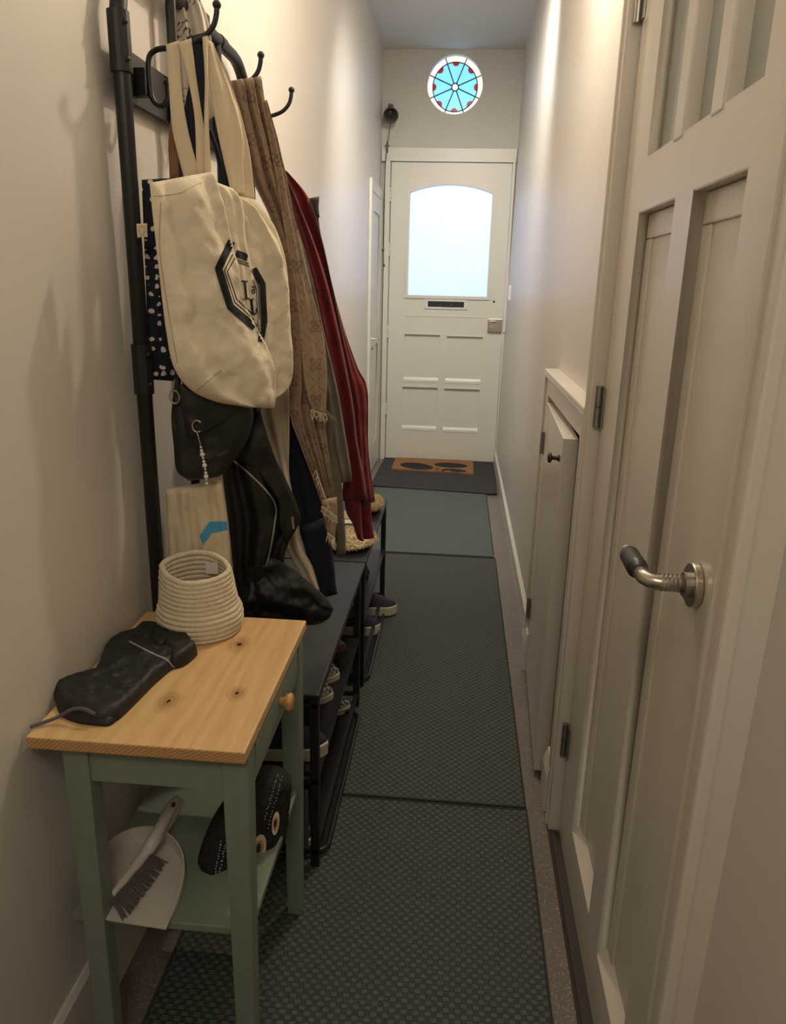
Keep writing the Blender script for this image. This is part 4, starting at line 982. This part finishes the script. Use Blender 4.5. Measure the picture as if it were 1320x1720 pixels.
# canvas tote with blue band
t = hang('tote_bag', 'cream tote with a blue printed band, hanging low behind the rope basket', 'bag', (-.58, 1.56, 1.05), 'canvas tote bags on the rack')
bt = part('bag_body', SH([(277, 822), (281, 870), (284, 930), (285, 1030)], [(372, 806), (380, 860), (386, 920), (390, 1030)], hplane(-.57, 1.565, 20), .018, .015, ((3, .006), (5, .003)), seed=8, capfade=.04), M['canvas2'], t, smooth=True); tr = bvh(bt)
bm = bmesh.new(); patch(bm, tr, [(335, 900), (341, 916), (356, 895), (383, 890), (381, 876), (353, 876)], .002); part('blue_band', bm, M['blueink'], t)
bm = bmesh.new(); stroke(bm, tr, [(292, 818), (298, 860), (318, 930)], 1.5, .001, n=14); part('side_seam', bm, M['strap'], t)
# leather jacket
jk = hang('leather_jacket', 'black leather biker jacket with silver zip hanging down onto the near bench', 'jacket', (-.52, 1.75, 1.2))
bm = SH([(352, 640), (366, 720), (374, 800), (384, 880), (392, 960), (400, 1050)], [(430, 650), (450, 740), (480, 805), (500, 850), (503, 878), (480, 925), (470, 1040)], hplane(-.46, 1.72, 18), .035, .10, ((2, .010), (4, .004)), rows=60, cols=40, seed=3)
jb = part('jacket_body', bm, M['leather'], jk, smooth=True); tr = bvh(jb)
bm = SH([(415, 955), (450, 935), (490, 955), (525, 985), (550, 1008), (560, 1022)], [(395, 1035), (430, 1040), (470, 1048), (510, 1050), (535, 1048), (553, 1038)], hplane(-.40, 1.70, 12), .018, .05, ((1, .006), (2, .004)), seed=5, crum=.006, cs=30)
lsv = part('lower_sleeve', bm, M['leather'], jk, smooth=True); tr = bvh(lsv)
for pts_ in ([(512, 976), (506, 1005), (512, 1046)], [(546, 1006), (538, 1022), (537, 1044)]):
    bm = bmesh.new(); stroke(bm, tr, pts_, 1.8, .002, n=16); part('sleeve_seam', bm, M['bagleather'], lsv)
lp_ = part('collar_lapel', SH([(396, 768), (424, 790), (454, 822), (468, 850), (466, 880)], [(436, 690), (466, 780), (496, 850), (503, 870), (482, 918)], hplane(-.44, 1.69, 20), .010, .01, ((1, .003),), seed=2), M['leather'], jk, smooth=True)
bm = bmesh.new(); zp = [(389, 771), (419, 796), (447, 824), (463, 850), (461, 881), (455, 918), (447, 953)]
tr = bvh(jb, lp_); stroke(bm, tr, zp, 3.0, .006, n=60)
part('silver_zip', bm, M['zip'], jk)
part('zip_pull', T([onp(491, 868, *hplane(-.44, 1.66, 20)), onp(493, 888, *hplane(-.44, 1.66, 20))], .003, seg=6), M['chrome'], jk)
# cream garment
t = hang('cardigan', 'cream soft garment glimpsed between the leather jacket and the navy sweater', 'clothing', (-.42, 1.85, 1.2))
part('cloth_body', SH([(420, 640), (440, 720), (465, 790), (478, 860), (476, 905), (500, 955), (526, 995)], [(486, 640), (486, 740), (486, 800), (500, 870), (508, 920), (524, 950), (538, 996)], hplane(-.42, 1.86, 12), .015, .02, ((2, .008), (3, .003)), seed=4), M['cream'], t, smooth=True)
# navy sweater
t = hang('sweater', 'navy blue sweater with ribbed cuff hanging over the bench', 'sweater', (-.40, 1.93, 1.2))
part('sweater_body', SH([(478, 640), (480, 740), (482, 800), (494, 860), (507, 905), (519, 940)], [(505, 660), (532, 760), (546, 830), (553, 880), (556, 910), (558, 940)], hplane(-.38, 1.93, 12), .02, .06, ((2, .006), (3, .003)), seed=7), M['navy'], t, smooth=True)
part('sleeve', SH([(498, 880), (510, 915), (520, 955), (532, 985), (540, 1004)], [(548, 870), (557, 915), (562, 955), (564, 980), (567, 997)], hplane(-.38, 1.91, 12), .025, .03, ((1, .004),), seed=2), M['navy'], t, smooth=True)
# patterned scarf
sc = hang('scarf', 'long beige patterned scarf with fringed ends over the middle hook', 'scarf', (-.47, 1.82, 1.87))
SP = hplane(-.45, 1.82, 30)
s_b = part('scarf_fall', SH([(386, 136), (404, 220), (424, 300), (452, 360), (472, 420), (486, 500), (488, 580), (488, 650), (488, 700), (505, 750), (524, 800), (545, 860)], [(438, 128), (446, 180), (468, 270), (487, 360), (503, 430), (522, 500), (540, 560), (547, 620), (546, 700), (552, 760), (558, 810), (562, 855)], SP, .008, .02, ((3, .012), (6, .005)), rows=110, cols=48, seed=12, capfade=.02, crum=.004), M['scarf'], sc, smooth=True)
part('scarf_end', SH([(440, 170), (462, 290), (480, 400), (496, 490), (505, 580), (512, 650), (524, 690)], [(448, 168), (474, 270), (493, 360), (508, 430), (526, 500), (543, 565), (549, 630), (547, 696)], hplane(-.42, 1.77, 30), .006, .008, ((2, .004),), seed=3, capfade=.02, rows=80), M['scarf'], sc, smooth=True)
part('scarf_end', SH([(540, 840), (546, 880), (552, 905)], [(566, 835), (566, 870), (562, 905)], hplane(-.42, 1.79, 30), .008, .008, ((1, .002),), cols=12, rows=16, seed=5), M['scarf'], sc, smooth=True)
rnd = random.Random(5); fp = hplane(-.42, 1.765, 30)
for (x0, y0, x1, y1, n_, ln_) in ((522, 688, 548, 696, 22, 15), (530, 790, 552, 850, 24, 13), (540, 850, 566, 868, 22, 14), (550, 895, 563, 905, 16, 16)):
    bm = bmesh.new(); tube(bm, [onp(x0, y0, *fp), onp(x1, y1, *fp)], .0012, 4)
    for i in range(n_):
        f = i/(n_-1); x = x0+(x1-x0)*f; y = y0+(y1-y0)*f
        a_ = (x+rnd.uniform(-3, 3), y+ln_*.5); b_ = (x+rnd.uniform(-5, 5), y+ln_*rnd.uniform(.7, 1.2))
        tube(bm, [onp(x, y, *fp), onp(*a_, *fp), onp(*b_, *fp)], .0007, 4)
    o = part('fringe', bm, M['felt'], sc); o['kind'] = 'stuff'
# grey wool coat
t = hang('coat', 'grey green wool coat hanging between the patterned scarf and the red jacket', 'coat', (-.42, 2.05, 1.8))
bm = SH([(478, 372), (495, 450), (515, 550), (535, 650), (548, 740), (560, 800), (564, 812)], [(500, 385), (520, 450), (545, 560), (566, 650), (580, 730), (588, 780), (591, 809)], hplane(-.36, 2.03, 20), .02, .05, ((2, .005),), seed=1, capfade=.05)
sheet(bm, [(540, 680), (548, 780), (558, 880), (566, 934)], [(566, 700), (573, 800), (579, 880), (581, 930)], hplane(-.36, 2.02, 20), .02, .04, ((1, .003),), seed=2, capfade=.05)
part('coat_body', bm, M['grey'], t, smooth=True)
# red jacket
rj = hang('jacket', 'dark red jersey jacket with long sleeves and cuffs, farthest bulky garment on the rack', 'jacket', (-.42, 2.2, 1.8))
bm = SH([(466, 282), (484, 340), (505, 430), (530, 540), (555, 650), (572, 730), (583, 800), (592, 830)], [(480, 286), (518, 332), (540, 400), (560, 490), (580, 560), (600, 618), (617, 655), (618, 700)], hplane(-.36, 2.22, 15), .02, .14, ((2, .008), (3, .003)), rows=70, cols=44, seed=11, capfade=.03, crum=.004)
rb = part('jacket_body', bm, M['red'], rj, smooth=True); tr = bvh(rb)
def sleeve(L1, R1, L2, R2, y_, sd):
    s = part('sleeve', SH(L1, R1, hplane(-.34, y_, 15), .022, .05, ((1, .008), (2, .004)), seed=sd, capfade=.03, rows=70, crum=.004), M['red'], rj, smooth=True)
    part('cuff', SH(L2, R2, hplane(-.34, y_+.01, 15), .022, .03, ((5, .0006),), seed=sd, capfade=.06), M['red'], s, smooth=True)
sleeve([(478, 300), (504, 400), (532, 530), (556, 660), (570, 760), (576, 810), (572, 842)], [(482, 300), (525, 400), (556, 500), (590, 660), (600, 740), (610, 790), (617, 838)], [(578, 838), (582, 862), (592, 880), (600, 905)], [(606, 842), (607, 870), (609, 895), (611, 909)], 2.13, 3)
sleeve([(515, 336), (545, 430), (570, 560), (590, 680), (600, 780), (604, 850)], [(520, 336), (540, 402), (561, 492), (581, 562), (601, 618), (617, 656), (619, 760), (630, 842)], [(601, 850), (604, 875), (607, 905)], [(623, 846), (624, 870), (629, 903)], 2.19, 4)
tr = bvh(*[o_ for o_ in rj.children if o_.data.name.startswith(('sleeve', 'jacket'))])
for pts_ in ([(518, 484), (528, 488), (541, 486)], [(549, 505), (556, 512), (566, 507)]):
    bm = bmesh.new(); stroke(bm, tr, pts_, 1.4, .001, n=10); part('shoulder_seam', bm, M['ink'], rj)
# black hooded thing behind
t = hang('jacket', 'black jacket whose collar just shows above the shoulder of the red jacket', 'jacket', (-.44, 2.42, 1.8))
part('jacket_body', SH([(505, 336), (512, 380), (530, 480), (560, 600)], [(536, 331), (536, 375), (552, 460), (585, 600)], hplane(-.42, 2.44, 10), .02, .08, ((2, .006),), seed=2), M['blackcloth'], t, smooth=True)
part('collar', SH([(514, 334), (522, 346), (528, 362)], [(536, 330), (535, 345), (537, 366)], hplane(-.42, 2.40, 10), .012, .01, (), rows=14, cols=10), M['blackcloth'], t, smooth=True)
